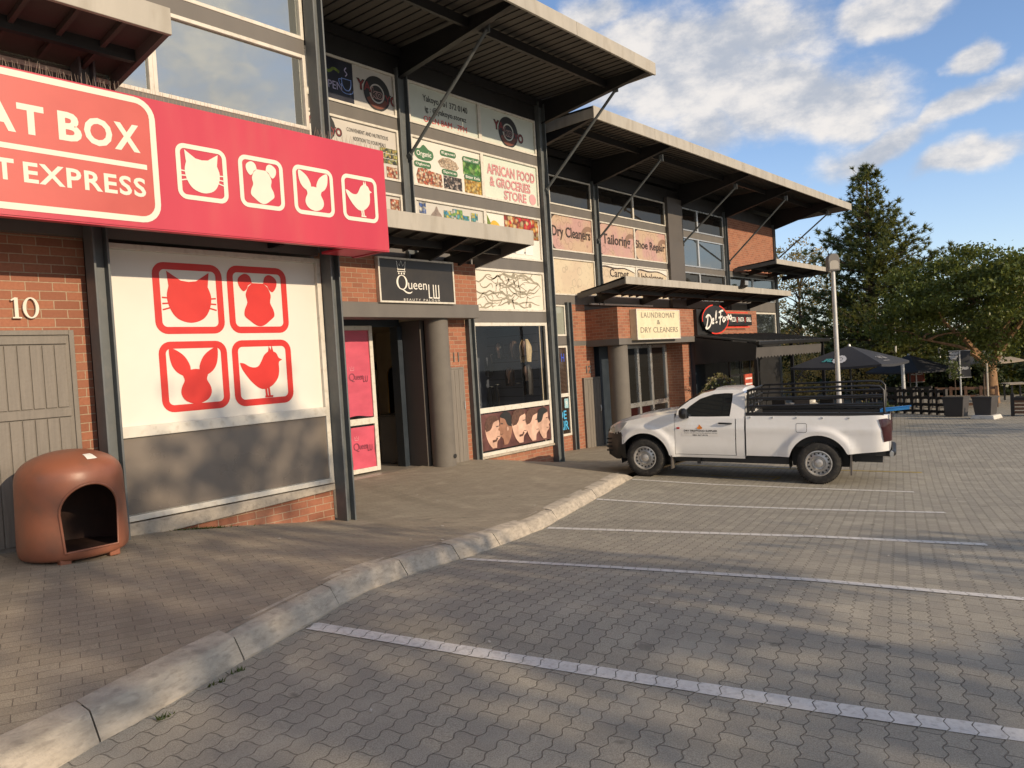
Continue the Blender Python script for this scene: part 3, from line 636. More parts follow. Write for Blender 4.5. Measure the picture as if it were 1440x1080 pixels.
# grey rails between the glazed rows
m=MB()
for z0,z1 in ((1.46,3.0),(3.92,4.10),(5.10,5.32),(6.1,6.6)): m.box(-9,5.91,7.90,8.2,z0,z1)
m.build('rail_panel',M['grey'],P)
PETWIN=w=window(P,3.325,5.905,-1.37,1.42,7.92,'white_panel',w=.06,proud=.05,name='printed_panel')
MB().box(3.38,5.85,7.86,7.915,-.53,-.42).build('transom',M['cream_frame'],w,bevel=.006)
MB().box(3.38,5.85,7.895,7.918,-1.3,-.53).build('lower_panel',M['grey_panel'],w)
for z0,z1 in ((3.0,3.92),(4.10,5.10),(5.32,6.1)):
    for x0,x1 in ((-9,.2),(.2,2.1),(2.1,3.98),(3.98,5.91)):
        window(P,x0,x1,z0,z1,7.93,'mirror',w=.045)
# grey boarded door beside the brickwork
m=MB(); m.box(.9,3.03,7.95,8.01,-1.6,.56); d=m.build('door',M['door_wood'],P)
m=MB(); m.frame(.9,3.03,-1.6,.56,7.93,7.99,.045); m.build('door_frame',M['door_wood'],d,bevel=.004)
m=MB()
for z0,z1 in ((-1.4,-.27),(-.17,.42)):
    x=.98
    while x<2.9: m.box(x,x+.094,7.936,7.952,z0,z1); x+=.104
for z0,z1 in ((-.26,-.18),(.43,.5)): m.box(.97,2.96,7.928,7.95,z0,z1)
m.build('door_boards',M['door_wood'],d,bevel=.004)
canopy(P,-3.5,3.58,6.72,7.9,3.13,.24,2.98,.36,(-2,.4),sl=-.13,gap=.0)
roof(P,-9,6.1,8.0,5.0,6.55,6.55,.27,(-6,-3,0,3.2,5.95),6.25,18)

# ---- shop 2 : grocery upstairs, beauty parlour below
Q=thing('shop_building','middle of the shop row, with printed grocery panels above a beauty parlour','building',(10.5,10.9,-1.95))
posts=((6.3,6.5,5.9),(10.17,10.43,5.62),(14.55,14.80,5.9))
m=MB(); hpost(m,6.3,6.5,10.82,-2.2,5.9); m.build('steel_post',M['slate'],Q)
m=MB(); hpost(m,10.17,10.43,10.80,2.0,5.7); m.build('steel_post',M['slate'],Q,bevel=.004)
m=MB(); hpost(m,11.72,11.90,10.78,-2.4,2.2); m.build('steel_post',M['slate'],Q,bevel=.004)
m=MB(); hpost(m,14.53,14.77,10.76,-2.9,6.0); m.build('steel_post',M['slate'],Q,bevel=.004)
m=MB()
for z0,z1 in ((4.52,4.75),(3.3,3.54),(2.04,2.29)): m.box(6.5,14.53,10.885,11.0,z0,z1)
m.box(11.9,14.53,10.885,11.0,.88,1.12)
m.build('rail_panel',M['grey'],Q)
MB().box(6.5,14.53,10.885,11.0,5.57,6.1).build('header_beam',M['steel_dark'],Q)
m=MB(); m.box(6.1,14.78,11.0,20,1.1,6.12); m.box(14.70,14.76,10.99,12.3,-2.9,6.0); m.build('core_wall',M['greydark'],Q)
roof(Q,6.16,15.02,10.95,7.97,5.93,5.93,.26,(6.4,10.30,14.78),5.55,20)
strut(Q,10.40,10.84,4.08,8.75,5.83,dx=.05); strut(Q,14.74,10.84,3.98,8.85,5.83,dx=.1); strut(Q,6.4,10.84,4.1,8.75,5.83)
QW={}      # the glazed rows with printed panels; the prints are added further down
for r,(z0,z1) in enumerate(((4.75,5.57),(3.54,4.52),(2.29,3.3))):
    for c,(x0,x1) in enumerate(((8.3,10.16),(10.48,12.54),(12.54,14.5))):
        QW[r,c]=window(Q,x0,x1,z0,z1,10.9,'vinyl_%d%d'%(r,c) if 'vinyl_%d%d'%(r,c) in M else 'white_panel',w=.045,name='printed_panel')
    window(Q,6.55,8.3,z0,z1,10.9,'white_panel',w=.045,name='printed_panel')
BRN=window(Q,11.93,14.5,1.12,2.04,10.9,'cream',w=.05,name='printed_panel')
WIG=window(Q,11.92,14.5,-1.97,.87,10.9,'glass',trans=((-1.0,.11),),w=.075,name='pane')
MB().box(11.9,14.53,10.92,11.1,-2.9,-1.97).build('brick_plinth',M['brick'],Q)
MB().box(11.91,14.52,10.84,10.93,-2.02,-1.972).build('window_sill',M['concrete'],Q,bevel=.008)
# brick and lintel box over the entrance
m=MB(); m.box(8.0,11.70,10.5,10.9,1.2,2.02); m.box(10.96,11.72,10.9,11.1,-2.6,1.2); m.build('brick_wall',M['brick'],Q)
m=MB(); m.box(7.98,11.71,10.47,10.98,.93,1.198); m.build('lintel',M['grey'],Q,bevel=.008)
m=MB(); m.box(7.9,11.7,10.93,10.99,2.021,2.35); m.build('fanlight',M['navy'],Q)
m=MB(); m.box(8.0,9.6,10.86,10.92,2.33,2.385); m.box(9.66,11.0,10.86,10.92,2.33,2.385); m.build('fanlight_frame',M['cream_frame'],Q)
m=MB(); m.lathe([(.235,-2.35),(.235,.935)],10.78,10.80,32); m.build('round_column',M['colgrey'],Q,smooth=40)
MB().lathe([(0,.0),(.045,.0)],0,0,14,fn=lambda x,y,z:(10.84+x,10.562+z-.008,-1.78+y)).build('drain_hole',M['black'],Q)
# entrance recess, salon beyond
[MB().box(*q).build('recess_wall',M['greydark'],Q) for q in ((8.0,8.02,10.95,11.6,-2.3,1.0),(10.52,10.62,11.0,11.75,-2.3,.93),(10.62,10.96,11.1,11.2,-2.3,.93))]
m=MB(); m.box(8.02,10.5,11.56,11.66,.84,1.0); m.box(8.02,8.95,11.56,11.66,-2.2,.84); m.box(10.38,10.5,11.5,11.72,-2.2,.84); m.build('door_surround',M['navy'],Q)
m=MB(); m.frame(8.98,9.74,-1.93,.86,11.5,11.56,.085); m.box(9.06,9.66,11.502,11.558,-1.02,-.9); dl=m.build('door',M['cream_frame'],Q,bevel=.006)
MB().add([(9.05,11.54,-1.9),(9.68,11.54,-1.9),(9.68,11.54,.8),(9.05,11.54,.8)],[(0,1,2,3)]).build('pane',M['glass'],dl)
DOORLEAF=dl
m=MB(); m.box(6.2,14.5,17.0,17.1,-2.1,1.08); m.box(6.2,6.3,11.7,17,-2.1,1.08); m.box(14.5,14.6,11.1,17,-2.1,1.08); m.box(6.2,14.6,11.7,17.1,1.04,1.08); m.build('room_wall',M['inwall'],Q)
m=MB(); m.box(6.2,14.6,11.1,17.1,-2.1,-1.965); m.build('room_floor',M['infloor'],Q)
m=MB(); m.box(11.8,14.5,12.7,12.75,-1.96,1.03)
for k in range(13): m.box(11.8,14.5,12.68,12.70,-1.85+k*.21,-1.85+k*.21+.012)
m.build('slat_wall',M['slatwall'],Q)
# door 11 beside the column
m=MB(); m.box(10.99,11.55,10.86,10.905,-2.2,-.04); d=m.build('door',M['door_wood'],Q)
m=MB(); m.frame(10.99,11.55,-2.2,-.04,10.85,10.88,.04)
for k in range(4): m.box(11.04+k*.12,11.15+k*.12,10.852,10.865,-2.05,-.1)
m.build('door_boards',M['door_wood'],d,bevel=.003)
MB().box(11.49,11.51,10.82,10.85,-.9,-.75).build('handle',M['silver'],d)
canopy(Q,6.9,12.02,9.22,10.8,2.25,.285,2.0,.4,(8.3,10.3,11.2))
m=MB(); m.box(11.735,11.80,10.70,10.77,1.05,1.75); led=m.build('light_strip',M['greydark'],Q)
for z in (1.22,1.60): MB().box(11.745,11.79,10.66,10.70,z-.03,z+.04).build('lamp',M['led'],led)

# ---- shop 3 : laundromat and restaurant at the far end
D=thing('shop_building','far end of the shop row, with pinkish laundry panels and a dark restaurant front','building',(25,12.4,-2.6))
for x0,x1,z0,z1 in ((14.85,15.05,-2.9,5.3),(17.40,17.60,-2.9,1.55),(19.02,19.28,1.5,5.1),(28.06,28.28,-2.8,5.2),(33.05,33.22,-2.9,5.2)):
    m=MB(); hpost(m,x0,x1,12.28,z0,z1); m.build('steel_post',M['slate'],D,bevel=.004)
m=MB(); m.box(23.47,24.52,12.26,12.42,1.5,5.2); m.build('grey_pier',M['greydark'],D)
m=MB()
for z0,z1 in ((3.99,4.22),(2.78,2.97),(1.5,1.75)): m.box(14.9,28.1,12.385,12.5,z0,z1)
m.box(28.2,33.1,12.385,12.5,2.82,3.0); m.box(28.2,33.1,12.385,12.5,1.45,1.85); m.box(15.05,17.4,12.385,12.5,.38,.62)
MB().box(14.9,33.1,12.385,12.5,5.05,5.5).build('header_beam',M['steel_dark'],D)
m.build('rail_panel',M['grey'],D)
m=MB(); m.box(14.9,33.15,12.5,22,-2.9,5.5); m.build('core_wall',M['greydark'],D)
MB().box(28.3,33.06,12.36,12.5,3.0,5.05).build('brick_wall',M['brick'],D)
roof(D,15.22,35.3,12.45,9.72,5.50,5.63,.29,(15.3,19.12,24.5,28.25,33.15),4.98,22)
for x,z0,yt,zt in ((19.12,3.38,10.1,5.27),(24.5,3.72,10.3,5.27),(28.25,3.3,10.0,5.3),(33.3,3.72,10.1,5.33)): strut(D,x,12.3,z0,yt,zt)
DW={}
for r,(z0,z1) in enumerate(((4.22,5.02),(2.97,3.99),(1.75,2.78))):
    for c,(x0,x1) in enumerate(((16.95,19.0),(19.30,21.38),(21.38,23.46))):
        DW[r,c]=window(D,x0,x1,z0,z1,12.4,'darkglass' if r==0 else ('pinkprint' if r==1 else 'beigeprint'),w=.04,name='pane' if r==0 else 'printed_panel')
    window(D,15.05,16.95,z0,z1,12.4,'darkglass' if r==0 else 'beigeprint',w=.04,name='pane' if r==0 else 'printed_panel')
    for x0,x1 in ((24.55,25.87),(25.87,28.05)): window(D,x0,x1,z0,z1,12.4,('darkglass','blueglass','darkglass')[r] if x0>25 or r<2 else 'darkglass',w=.05,frame='silver')
for x0,x1 in ((28.3,30.7),(30.7,33.05)): window(D,x0,x1,1.85,2.82,12.4,'blueglass',w=.05,frame='silver')
window(D,29.6,33.0,.35,1.42,12.4,'blueglass',w=.07)
MB().box(28.3,29.6,12.38,12.5,.3,1.45).build('brick_wall',M['brick'],D)
window(D,15.1,17.38,.62,1.48,12.4,'greenglass',w=.05)
SHOE=window(D,15.1,17.38,-2.12,.36,12.4,'blindglass',trans=((-1.0,.1),),w=.06)
m=MB(); m.box(15.0,17.41,12.38,12.52,-3,-2.12); m.box(17.58,18.70,12.38,12.52,-3,.35); m.box(17.58,18.36,12.38,12.5,.47,1.5); m.build('brick_wall',M['brick'],D)
MB().box(17.58,18.36,12.37,12.5,.345,.475).build('rail_panel',M['grey'],D)
# door 12
m=MB(); m.box(18.02,18.86,12.33,12.39,-2.75,-.58); d=m.build('door',M['door_wood'],D)
m=MB(); m.frame(18.02,18.86,-2.75,-.58,12.31,12.34,.05)
for k in range(5): m.box(18.08+k*.145,18.215+k*.145,12.316,12.332,-2.6,-.64)
m.build('door_boards',M['door_wood'],d,bevel=.003)
MB().tube([(18.78,12.29,-1.62),(18.78,12.27,-1.5),(18.78,12.29,-1.4)],.015,6).build('handle',M['silver'],d)
# entrance box
m=MB(); m.box(18.36,28.2,11.3,12.38,.47,1.34); m.box(22.5,23.02,11.5,12.38,-2.9,.29); m.build('brick_wall',M['brick'],D)
m=MB(); m.box(18.33,22.96,11.27,12.37,.29,.468); m.build('lintel',M['grey'],D,bevel=.008)
[MB().box(*q).build('recess_wall',M['navy'],D) for q in ((18.92,19.7,12.34,12.5,-2.9,.29),(19.70,19.74,11.9,12.5,-2.9,.29))]
m=MB(); m.lathe([(.28,-2.95),(.28,.295)],18.76,11.60,36); m.build('round_column',M['colgrey'],D,smooth=40)
MB().box(23.02,23.75,11.35,12.38,-2.9,.32).build('grey_pier',M['navy'],D)
m=MB()
for x in (19.85,20.62,21.42,22.38): m.box(x,x+.11,12.06,12.16,-2.75,.25)
m.box(19.85,22.49,12.075,12.15,-1.62,-1.48); m.box(19.85,22.49,12.075,12.15,.18,.28); m.box(19.85,22.49,12.075,12.15,-2.8,-2.7)
lw=m.build('window',M['silver'],D,bevel=.006)
MB().add([(19.9,12.11,-2.75),(22.45,12.11,-2.75),(22.45,12.11,.22),(19.9,12.11,.22)],[(0,1,2,3)]).build('pane',M['lglass'],lw)
MB().box(20.0,21.35,12.13,12.14,-2.7,-1.63).build('lower_panel',M['maroon'],lw)
m=MB(); m.box(19.75,22.5,12.14,12.18,-2.75,.25); m.build('interior_shade_sheet',M['indark'],lw)  # dark sheet behind the glass paints the unlit laundromat interior
m=MB(); m.box(23.75,33.0,12.3,12.4,-2.9,.3); m.build('restaurant_wall',M['black'],D)
canopy(D,17.92,30.3,10.72,12.3,1.90,.205,1.66,.42,(18.9,21.5,24.5,27.5,30.0))
canopy(D,28.75,35.4,10.65,12.3,3.07,.19,2.97,.42,(30.0,32.0,34.0))
m=MB(); m.box(29.4,32.6,12.25,12.3,2.92,2.955); m.box(18.6,22.2,12.3,12.36,1.50,1.55); m.build('daylight_gap_strip',M['cream_frame'],D)  # cream strips painted in for bright daylight gaps behind the canopies
# restaurant lean-to with scalloped valance
m=MB(); m.hexa([(22.95,9.25,.13),(29.6,9.25,.10),(29.6,11.28,.42),(22.95,11.28,.46)],[(22.95,9.25,.19),(29.6,9.25,.16),(29.6,11.28,.47),(22.95,11.28,.51)]); m.hexa([(29.6,9.4,.16),(31.2,10.4,.20),(31.2,12.2,.40),(29.6,11.28,.42)],[(29.6,9.4,.20),(31.2,10.4,.24),(31.2,12.2,.45),(29.6,11.28,.47)])
for k in range(14):
    a=23.2+k*.46; m.hexa([(a,9.27,.17),(a+.03,9.27,.17),(a+.03,11.26,.47),(a,11.26,.47)],[(a,9.27,.205),(a+.03,9.27,.205),(a+.03,11.26,.53),(a,11.26,.53)])
aw=m.build('lean_to_roof',M['awning'],D)
MB().box(22.9,29.7,9.12,9.24,.05,.17).build('gutter',M['blackmetal'],aw,bevel=.02)
sc=[(22.85,-.02),(28.9,-.02)]; n=44
for k in range(n+1):
    a=28.9-(28.9-22.85)*k/n; sc.append((a,-.30 if k%2 else -.36))
MB().prism(sc,lambda a,b,d:(a,9.2+d+(.10*(-b)),b),0,.02).build('valance',M['valance'],aw)
MB().prism([(9.25,.1),(11.3,.42),(11.3,-.45),(9.25,-.40)],lambda a,b,d:(22.93+d,a,b),0,.03).build('side_curtain',M['black'],aw)
for x,y in ((23.0,9.3),(29.3,9.3),(26.1,9.3)): MB().box(x-.05,x+.05,y-.05,y+.05,-2.9,.1).build('post',M['blackmetal'],aw)
m=MB()
for x in (23.1,23.9,24.7,25.5): m.box(x,x+.07,10.2,10.26,-2.8,.2)
for z in (-2.75,-1.7,-.9,.1): m.box(23.1,25.57,10.205,10.255,z,z+.06)
sw=m.build('window',M['blackmetal'],D); MB().box(23.12,25.55,10.22,10.235,-2.7,.1).build('pane',M['blueglass2'],sw)
# ------------------------------------------------------------------ prints, letters and signs
def fl(y): return lambda a,b,d=0: (a,y-d,b)
def shape(mb,pts,fn,m=0):
    _ly[0]=(_ly[0]+1)%6; d=.0001*_ly[0]     # neighbouring cut-outs lie a hair apart
    mb.add([(lambda q:(q[0],q[1]-d,q[2]))(fn(*p)) for p in pts],[tuple(range(len(pts)))],m)
def icon(mb,kind,cx,cz,s,fn):
    T=lambda pts:[(cx+a*s,cz+b*s) for a,b in pts]
    if kind=='cat':
        shape(mb,T(smooth_pts([(.30,.18),(.345,.03),(.31,-.15),(.20,-.30),(0,-.36),(-.20,-.30),(-.31,-.15),(-.345,.03),(-.31,.18)],4)+[(-.33,.40),(-.12,.265),(0,.25),(.12,.265),(.33,.40)]),fn)
        for sgn in (-1,1):
            for z0,z1 in ((.0,.02),(-.07,-.07),(-.13,-.16)):
                ribbon(mb,[(cx+sgn*.27*s,cz+z0*s),(cx+sgn*.42*s,cz+(z1-.01)*s)],.022*s,fn)
    if kind=='dog':
        shape(mb,T(smooth_pts([(.17,.20),(.22,.08),(.20,-.04),(.25,-.15),(.26,-.25),(.18,-.32),(.08,-.39),(0,-.41),(-.08,-.39),(-.18,-.32),(-.26,-.25),(-.25,-.15),(-.20,-.04),(-.22,.08),(-.17,.20)],3)+[(-.10,.26),(.10,.26)]),fn)
        for q in (-1,1): shape(mb,T([(q*a,b) for a,b in smooth_pts([(.10,.26),(.13,.36),(.22,.40),(.33,.33),(.33,.22),(.26,.13),(.20,.16),(.17,.22)],3)][::q]),fn)
    if kind=='rabbit':
        shape(mb,T(smooth_pts([(.0,.10),(.13,.08),(.19,.02),(.17,-.06),(.22,-.16),(.23,-.26),(.16,-.36),(0,-.41),(-.16,-.36),(-.23,-.26),(-.22,-.16),(-.17,-.06),(-.19,.02),(-.13,.08),(0,.10)],3)[:-1]),fn)
        for q in (-1,1): shape(mb,T([(q*a,b) for a,b in smooth_pts([(.08,.04),(.07,.14),(.14,.28),(.25,.37),(.36,.41),(.37,.30),(.34,.16),(.27,.06),(.17,.0)],3)][::q]),fn)
    if kind=='chick':
        shape(mb,T(smooth_pts([(-.40,.16),(-.33,.15),(-.22,.09),(-.10,.09),(-.03,.17),(.03,.27),(.13,.33),(.24,.30),(.285,.22),(.345,.185),(.285,.15),(.28,.02),(.25,-.10),(.16,-.20),(.04,-.26),(-.08,-.25),(-.20,-.16),(-.30,-.04),(-.37,.07),(-.40,.16)],3)[:-1]),fn)
        shape(mb,T([(.10,.31),(.12,.41),(.155,.34),(.17,.43),(.20,.31)]),fn)
        for x in (.02,.07): ribbon(mb,[(cx+x*s,cz-.24*s),(cx+(x+.01)*s,cz-.38*s)],.035*s,fn)
        ribbon(mb,[(cx-.0*s,cz-.385*s),(cx+.14*s,cz-.385*s)],.03*s,fn)
def icon_frame(mb,x0,x1,z0,z1,w,fn,r=.09):
    o=rrect(x0,x1,z0,z1,r,6); i=rrect(x0+w,x1-w,z0+w,z1-w,max(.015,r-w),6)
    n=len(o); mb.add([fn(*p) for p in o]+[fn(*p) for p in i],[(k,(k+1)%n,n+(k+1)%n,n+k) for k in range(n)])

# window vinyl of the pet shop
for kind,x0,x1,z0,z1 in (('cat',3.82,4.60,.51,1.265),('dog',4.66,5.43,.51,1.275),('rabbit',3.83,4.60,-.315,.43),('chick',4.66,5.43,-.32,.43)):
    m=MB(); icon_frame(m,x0,x1,z0,z1,.075,fl(7.917),.13); icon(m,kind,(x0+x1)/2,(z0+z1)/2+(.0),.74 if kind!='cat' else .72,fl(7.9165)); m.build('pictogram',M['red'],PETWIN)
# big red sign box over the pet shop
S=tag(bpy.data.objects.new('shop_sign',None),'long red sign box lettered AT BOX and T EXPRESS with four cream animal pictograms','sign'); C.objects.link(S); S.location=(4.0,7.3,1.42)
m=MB(); m.box(.2,6.30,7.02,7.10,1.41,2.625); m.box(6.24,6.30,7.10,7.66,1.42,2.62); m.box(5.75,6.24,7.10,7.62,1.43,1.46); m.box(.2,6.24,7.10,7.66,2.56,2.62); m.build('sign_box',M['pink'],S,bevel=.004)
MB().box(.2,6.2,7.58,7.62,1.75,2.55).build('back_board',M['black'],S)  # black backing paints the shaded hollow under the sign box
m=MB(); m.box(.21,6.29,7.012,7.018,1.425,2.61); m.build('front_sheet',M['pink'],S)
m=MB(); m.add([(a,7.010,b) for a,b in rrect(.55,3.50,1.49,2.59,.16)],[tuple(range(28))]); m.build('name_panel',M['salmon'],S)
m=MB(); f=fl(7.008); icon_frame(m,.53,3.515,1.47,2.605,.055,f,.18)
[text_to(m,t,a,b,2.10,2.345,f,offset=.035) for t,a,b in (('C',1.86,2.10),('A',2.12,2.36),('T',2.375,2.575),('B',2.68,2.865),('O',2.885,3.12),('X',3.135,3.36))]; m.add([f(a,b) for a,b in ((.68,1.965),(3.41,1.955),(3.41,2.0),(.68,2.01))],[(0,1,2,3)])
text_to(m,'EXPRESS',2.39,3.385,1.70,1.872,f,offset=.024,spacing=1.12); text_to(m,'PET',1.98,2.325,1.705,1.878,f,offset=.03)
m.build('lettering',M['cream'],S)
m=MB()
for kind,x0,x1 in (('cat',3.69,4.21),('dog',4.34,4.86),('rabbit',4.98,5.51),('chick',5.63,6.15)):
    icon_frame(m,x0,x1,1.735,2.265,.045,f,.09); icon(m,kind,(x0+x1)/2,2.0,.52,f)
m.build('pictogram',M['cream'],S)
m=MB()
for k in range(150):
    x=.3+k*.0402; 
    for y in (7.05,7.12): m.tube([(x,y,2.62),(x+rnd.uniform(-.02,.02),y+rnd.uniform(-.03,.03),2.62+rnd.uniform(.08,.115))],[.0022,.0012],3,caps=False)
m.build('bird_spike',M['spike'],S)
m=MB(); m.box(1.0,1.06,7.65,7.94,1.5,1.56); m.box(5.2,5.26,7.65,7.94,1.5,1.56); m.build('bracket',M['blackmetal'],S)

def house_number(txt,x0,x1,z0,z1,y,mt,label):
    m=MB(); vs,fs=text_pts(txt,offset=-.004); ax=[v[0] for v in vs]; ay=[v[1] for v in vs]
    text_to(m,txt,x0,x1,z0,z1,fl(y-.022)); k=len(m.v)
    text_to(m,txt,x0,x1,z0,z1,fl(y-.0)); 
    o=m.build('house_number',mt,None)
    e=o.modifiers.new('thick','SOLIDIFY'); e.thickness=.012
    return tag(o,label,'house number')
def serif(mb,strokes,fn): 
    for pts,wd in strokes: ribbon(mb,pts,wd,fn)
# the serif 10
m=MB(); f=fl(7.972)
x,z=2.525,.672
ribbon(m,[(x+.045,z+.005),(x+.045,z+.19)],.030,f); ribbon(m,[(x+.005,z+.165),(x+.045,z+.188)],.014,f); ribbon(m,[(x+.01,z+.006),(x+.085,z+.006)],.012,f)
o_=[(x+.165+.068*math.cos(t),z+.098+.098*math.sin(t)) for t in [2*math.pi*k/28 for k in range(28)]]; i_=[(x+.165+.040*math.cos(t),z+.098+.086*math.sin(t)) for t in [2*math.pi*k/28 for k in range(28)]]
m.add([f(*p) for p in o_]+[f(*p) for p in i_],[(k,(k+1)%28,28+(k+1)%28,28+k) for k in range(28)])
o=m.build('house_number',M['cream'],None); e=o.modifiers.new('thick','SOLIDIFY'); e.thickness=.022; e.offset=0
tag(o,'cream raised number 10 on the brickwork above the grey door','house number')
for txt,x0,x1,z0,z1,y,lab in (('11',11.31,11.47,.07,.26,10.88,'raised number 11 on the brickwork above the narrow grey door by the round column'),('12',18.26,18.52,-.46,-.24,12.36,'dark raised number 12 on the brickwork above the last grey door')):
    m=MB(); text_to(m,txt,x0,x1,z0,z1,fl(y)); o=m.build('house_number',M['slate'] if txt=='12' else M['colgrey'],None); e=o.modifiers.new('thick','SOLIDIFY'); e.thickness=.015; tag(o,lab,'house number')

# ---- grocery prints on the upper storey
def logo(win,cx,cz,s,tail=True):
    f=fl(10.895); m=MB()
    def ann(r0,r1,a0,a1,mi,dy):
        g=fl(10.895-dy); o=circ(cx,cz,r1*s,30,a0,a1); i=circ(cx,cz,r0*s,30,a0,a1); n=len(o); full=(a1-a0==360)
        m.add([g(*p) for p in o]+[g(*p) for p in i],[(k,(k+1)%n,n+(k+1)%n,n+k) for k in range(n if full else n-1)],mi)
    ann(.28,.50,0,360,0,0); ann(.0,.235,0,360,0,0); ann(.30,.44,205,335,1,.001)
    for body,a0,a1,b0,b1 in (('YA',-.74,-.20,-.02,.30),('ko',-.22,.22,-.16,.16),('YO',.26,.78,-.26,.06)):
        text_to(m,body,cx+a0*s,cx+a1*s,cz+b0*s,cz+b1*s,fl(10.893),0 if body!='ko' else 3,offset=.06)
        text_to(m,body,cx+(a0+.03)*s,cx+(a1-.03)*s,cz+(b0+.03)*s,cz+(b1-.03)*s,fl(10.892),2 if body!='ko' else 0,offset=.012)
    m.build('round_logo',[M['ink'],M['brownink'],M['darkred'],M['pinkgrey']],win)
win=QW[0,0]; m=MB(); m.box(8.33,9.16,10.888,10.896,4.79,5.53); m.build('coffee_poster',M['nightprint'],win)
m=MB(); f=fl(10.886); text_to(m,'OPEN',8.45,8.90,4.98,5.12,f,1)
ribbon(m,smooth_pts([(8.90,5.22),(8.91,5.10),(8.97,5.02),(9.05,5.02),(9.10,5.10),(9.11,5.22)]),.016,f); ribbon(m,[(8.90,5.21),(9.11,5.21)],.013,f); ribbon(m,smooth_pts([(8.86,5.03),(8.92,4.97),(9.02,4.955),(9.12,4.98),(9.15,5.03)]),.013,f); ribbon(m,smooth_pts([(8.90,5.19),(8.84,5.18),(8.86,5.09),(8.92,5.08)]),.013,f)
ribbon(m,smooth_pts([(8.99,5.26),(9.03,5.31),(8.98,5.36),(9.02,5.42)]),.02,f,1); ribbon(m,smooth_pts([(8.5,5.35),(8.62,5.27),(8.74,5.34),(8.86,5.30)]),.05,f,2)
m.build('lettering',[M['neonblue'],M['lilac'],M['leafprint']],win)
logo(win,9.72,5.12,.64)
win=QW[1,0]; m=MB(); f=fl(10.894); text_to(m,'CONVENIENT AND NUTRITIOUS',8.95,9.92,4.29,4.36,f); text_to(m,'ADDITION TO YOUR MEALS',9.08,9.85,4.15,4.22,f); m.build('lettering',M['ink'],win); logo(win,8.45,4.28,.5)
m=MB()
for j in range(3):
    for i in range(4): m.box(9.66+i*.115+j*.02,9.76+i*.115+j*.02,10.886,10.896,3.86+j*.10,3.94+j*.10)
m.build('can_picture',M['cans'],win); m=MB(); m.box(9.84,10.10,10.89,10.896,3.60,3.80); m.build('food_picture',M['foodA'],win)
win=QW[2,0]; m=MB(); m.box(9.88,10.1,10.89,10.896,2.95,3.2); m.build('food_picture',M['foodA'],win)
win=QW[0,1]; m=MB(); f=fl(10.894); text_to(m,'Yakoyo 061 372 0140',10.90,12.20,5.22,5.385,f,offset=.012); text_to(m,'ig : @yakoyo.storez',10.95,12.15,5.03,5.18,f,offset=.012); text_to(m,'OPEN 8AM - 7PM',10.90,12.15,4.85,4.97,f,1); m.build('lettering',[M['ink'],M['redink']],win)
logo(QW[0,2],13.53,5.13,.68)
win=QW[1,1]
def pill(m,x0,x1,z0,z1,txt,y=10.893):
    shape(m,rrect(x0,x1,z0,z1,min(x1-x0,z1-z0)*.45),fl(y),0); text_to(m,txt,x0+.04,x1-.04,z0+.03,z1-.03,fl(y-.002),1,offset=.01)
m=MB(); shape(m,smooth_pts([(10.58,4.16),(10.62,4.27),(10.74,4.30),(10.84,4.38),(10.97,4.30),(11.08,4.27),(11.10,4.16),(10.98,4.08),(10.70,4.08),(10.58,4.16)],3)[:-1],fl(10.893)); text_to(m,'Organic',10.64,11.04,4.12,4.25,fl(10.891),1,offset=.01)
pill(m,11.30,11.76,4.25,4.37,'Egusi'); pill(m,10.56,11.02,3.92,4.04,'Ogbono'); pill(m,11.32,11.78,3.87,3.99,'Spice'); pill(m,11.95,12.49,4.23,4.35,'Bitter Leaf',10.888); pill(m,11.98,12.50,3.87,3.99,'Bitter Kola',10.888)
m.build('lettering',[M['greenlabel'],M['white']],win)
for nm,mt,pts in (('egusi_picture','foodEgusi',[(11.22,4.12),(11.35,4.21),(11.55,4.23),(11.75,4.17),(11.84,4.07),(11.76,4.01),(11.52,3.99),(11.30,4.02)]),('ogbono_picture','foodA',[(10.64,3.58),(10.60,3.75),(10.66,3.90),(10.85,3.92),(11.05,3.88),(11.30,3.86),(11.33,3.58)]),('spice_picture','foodSpice',[(11.36,3.59),(11.36,3.86),(11.9,3.86),(11.9,3.59)]),('leaf_picture','foodLeaf',[(11.96,3.98),(11.96,4.25),(12.50,4.24),(12.50,3.98)]),('kola_picture','foodKola',[(11.98,3.59),(11.98,3.88),(12.51,3.88),(12.51,3.59)])):
    m=MB(); shape(m,pts,fl(10.895)); m.build(nm,M[mt],win)
win=QW[1,2]; m=MB()
for y,off,mi in ((10.894,.035,0),(10.892,.0,1)):
    for t,a,b,c,d in (('AFRICAN FOOD',12.72,14.40,4.10,4.33),('& GROCERIES',12.79,14.22,3.84,4.06),('STORE',13.25,14.05,3.60,3.81)): text_to(m,t,a,b,c,d,fl(y),mi,offset=off)
m.build('lettering',[M['redinkd'],M['pinkletter']],win)
m=MB(); shape(m,circ(14.28,3.72,.125,20),fl(10.893)); m.build('round_stamp',M['pinkletter'],win)
win=QW[2,1]; m=MB(); m.box(10.62,10.80,10.89,10.896,3.02,3.24); m.build('carton_picture',M['blueprint'],win)
m=MB()
for x0,x1,z in ((11.3,11.55,3.15),(11.56,11.85,3.2),(11.86,12.05,3.1),(12.12,12.32,3.18)): m.box(x0,x1,10.888,10.896,2.75,z)
m.build('packet_picture',M['packets'],win)
m=MB(); shape(m,smooth_pts([(10.9,2.8),(10.93,3.0),(11.05,3.12),(11.1,3.2),(11.16,3.1),(11.25,3.0),(11.24,2.8),(10.9,2.8)],4)[:-1],fl(10.894)); m.build('jug_picture',M['jug'],win)
win=QW[2,2]; m=MB(); m.box(13.20,14.42,10.89,10.896,2.78,3.25); m.build('food_picture',M['foodStew'],win)
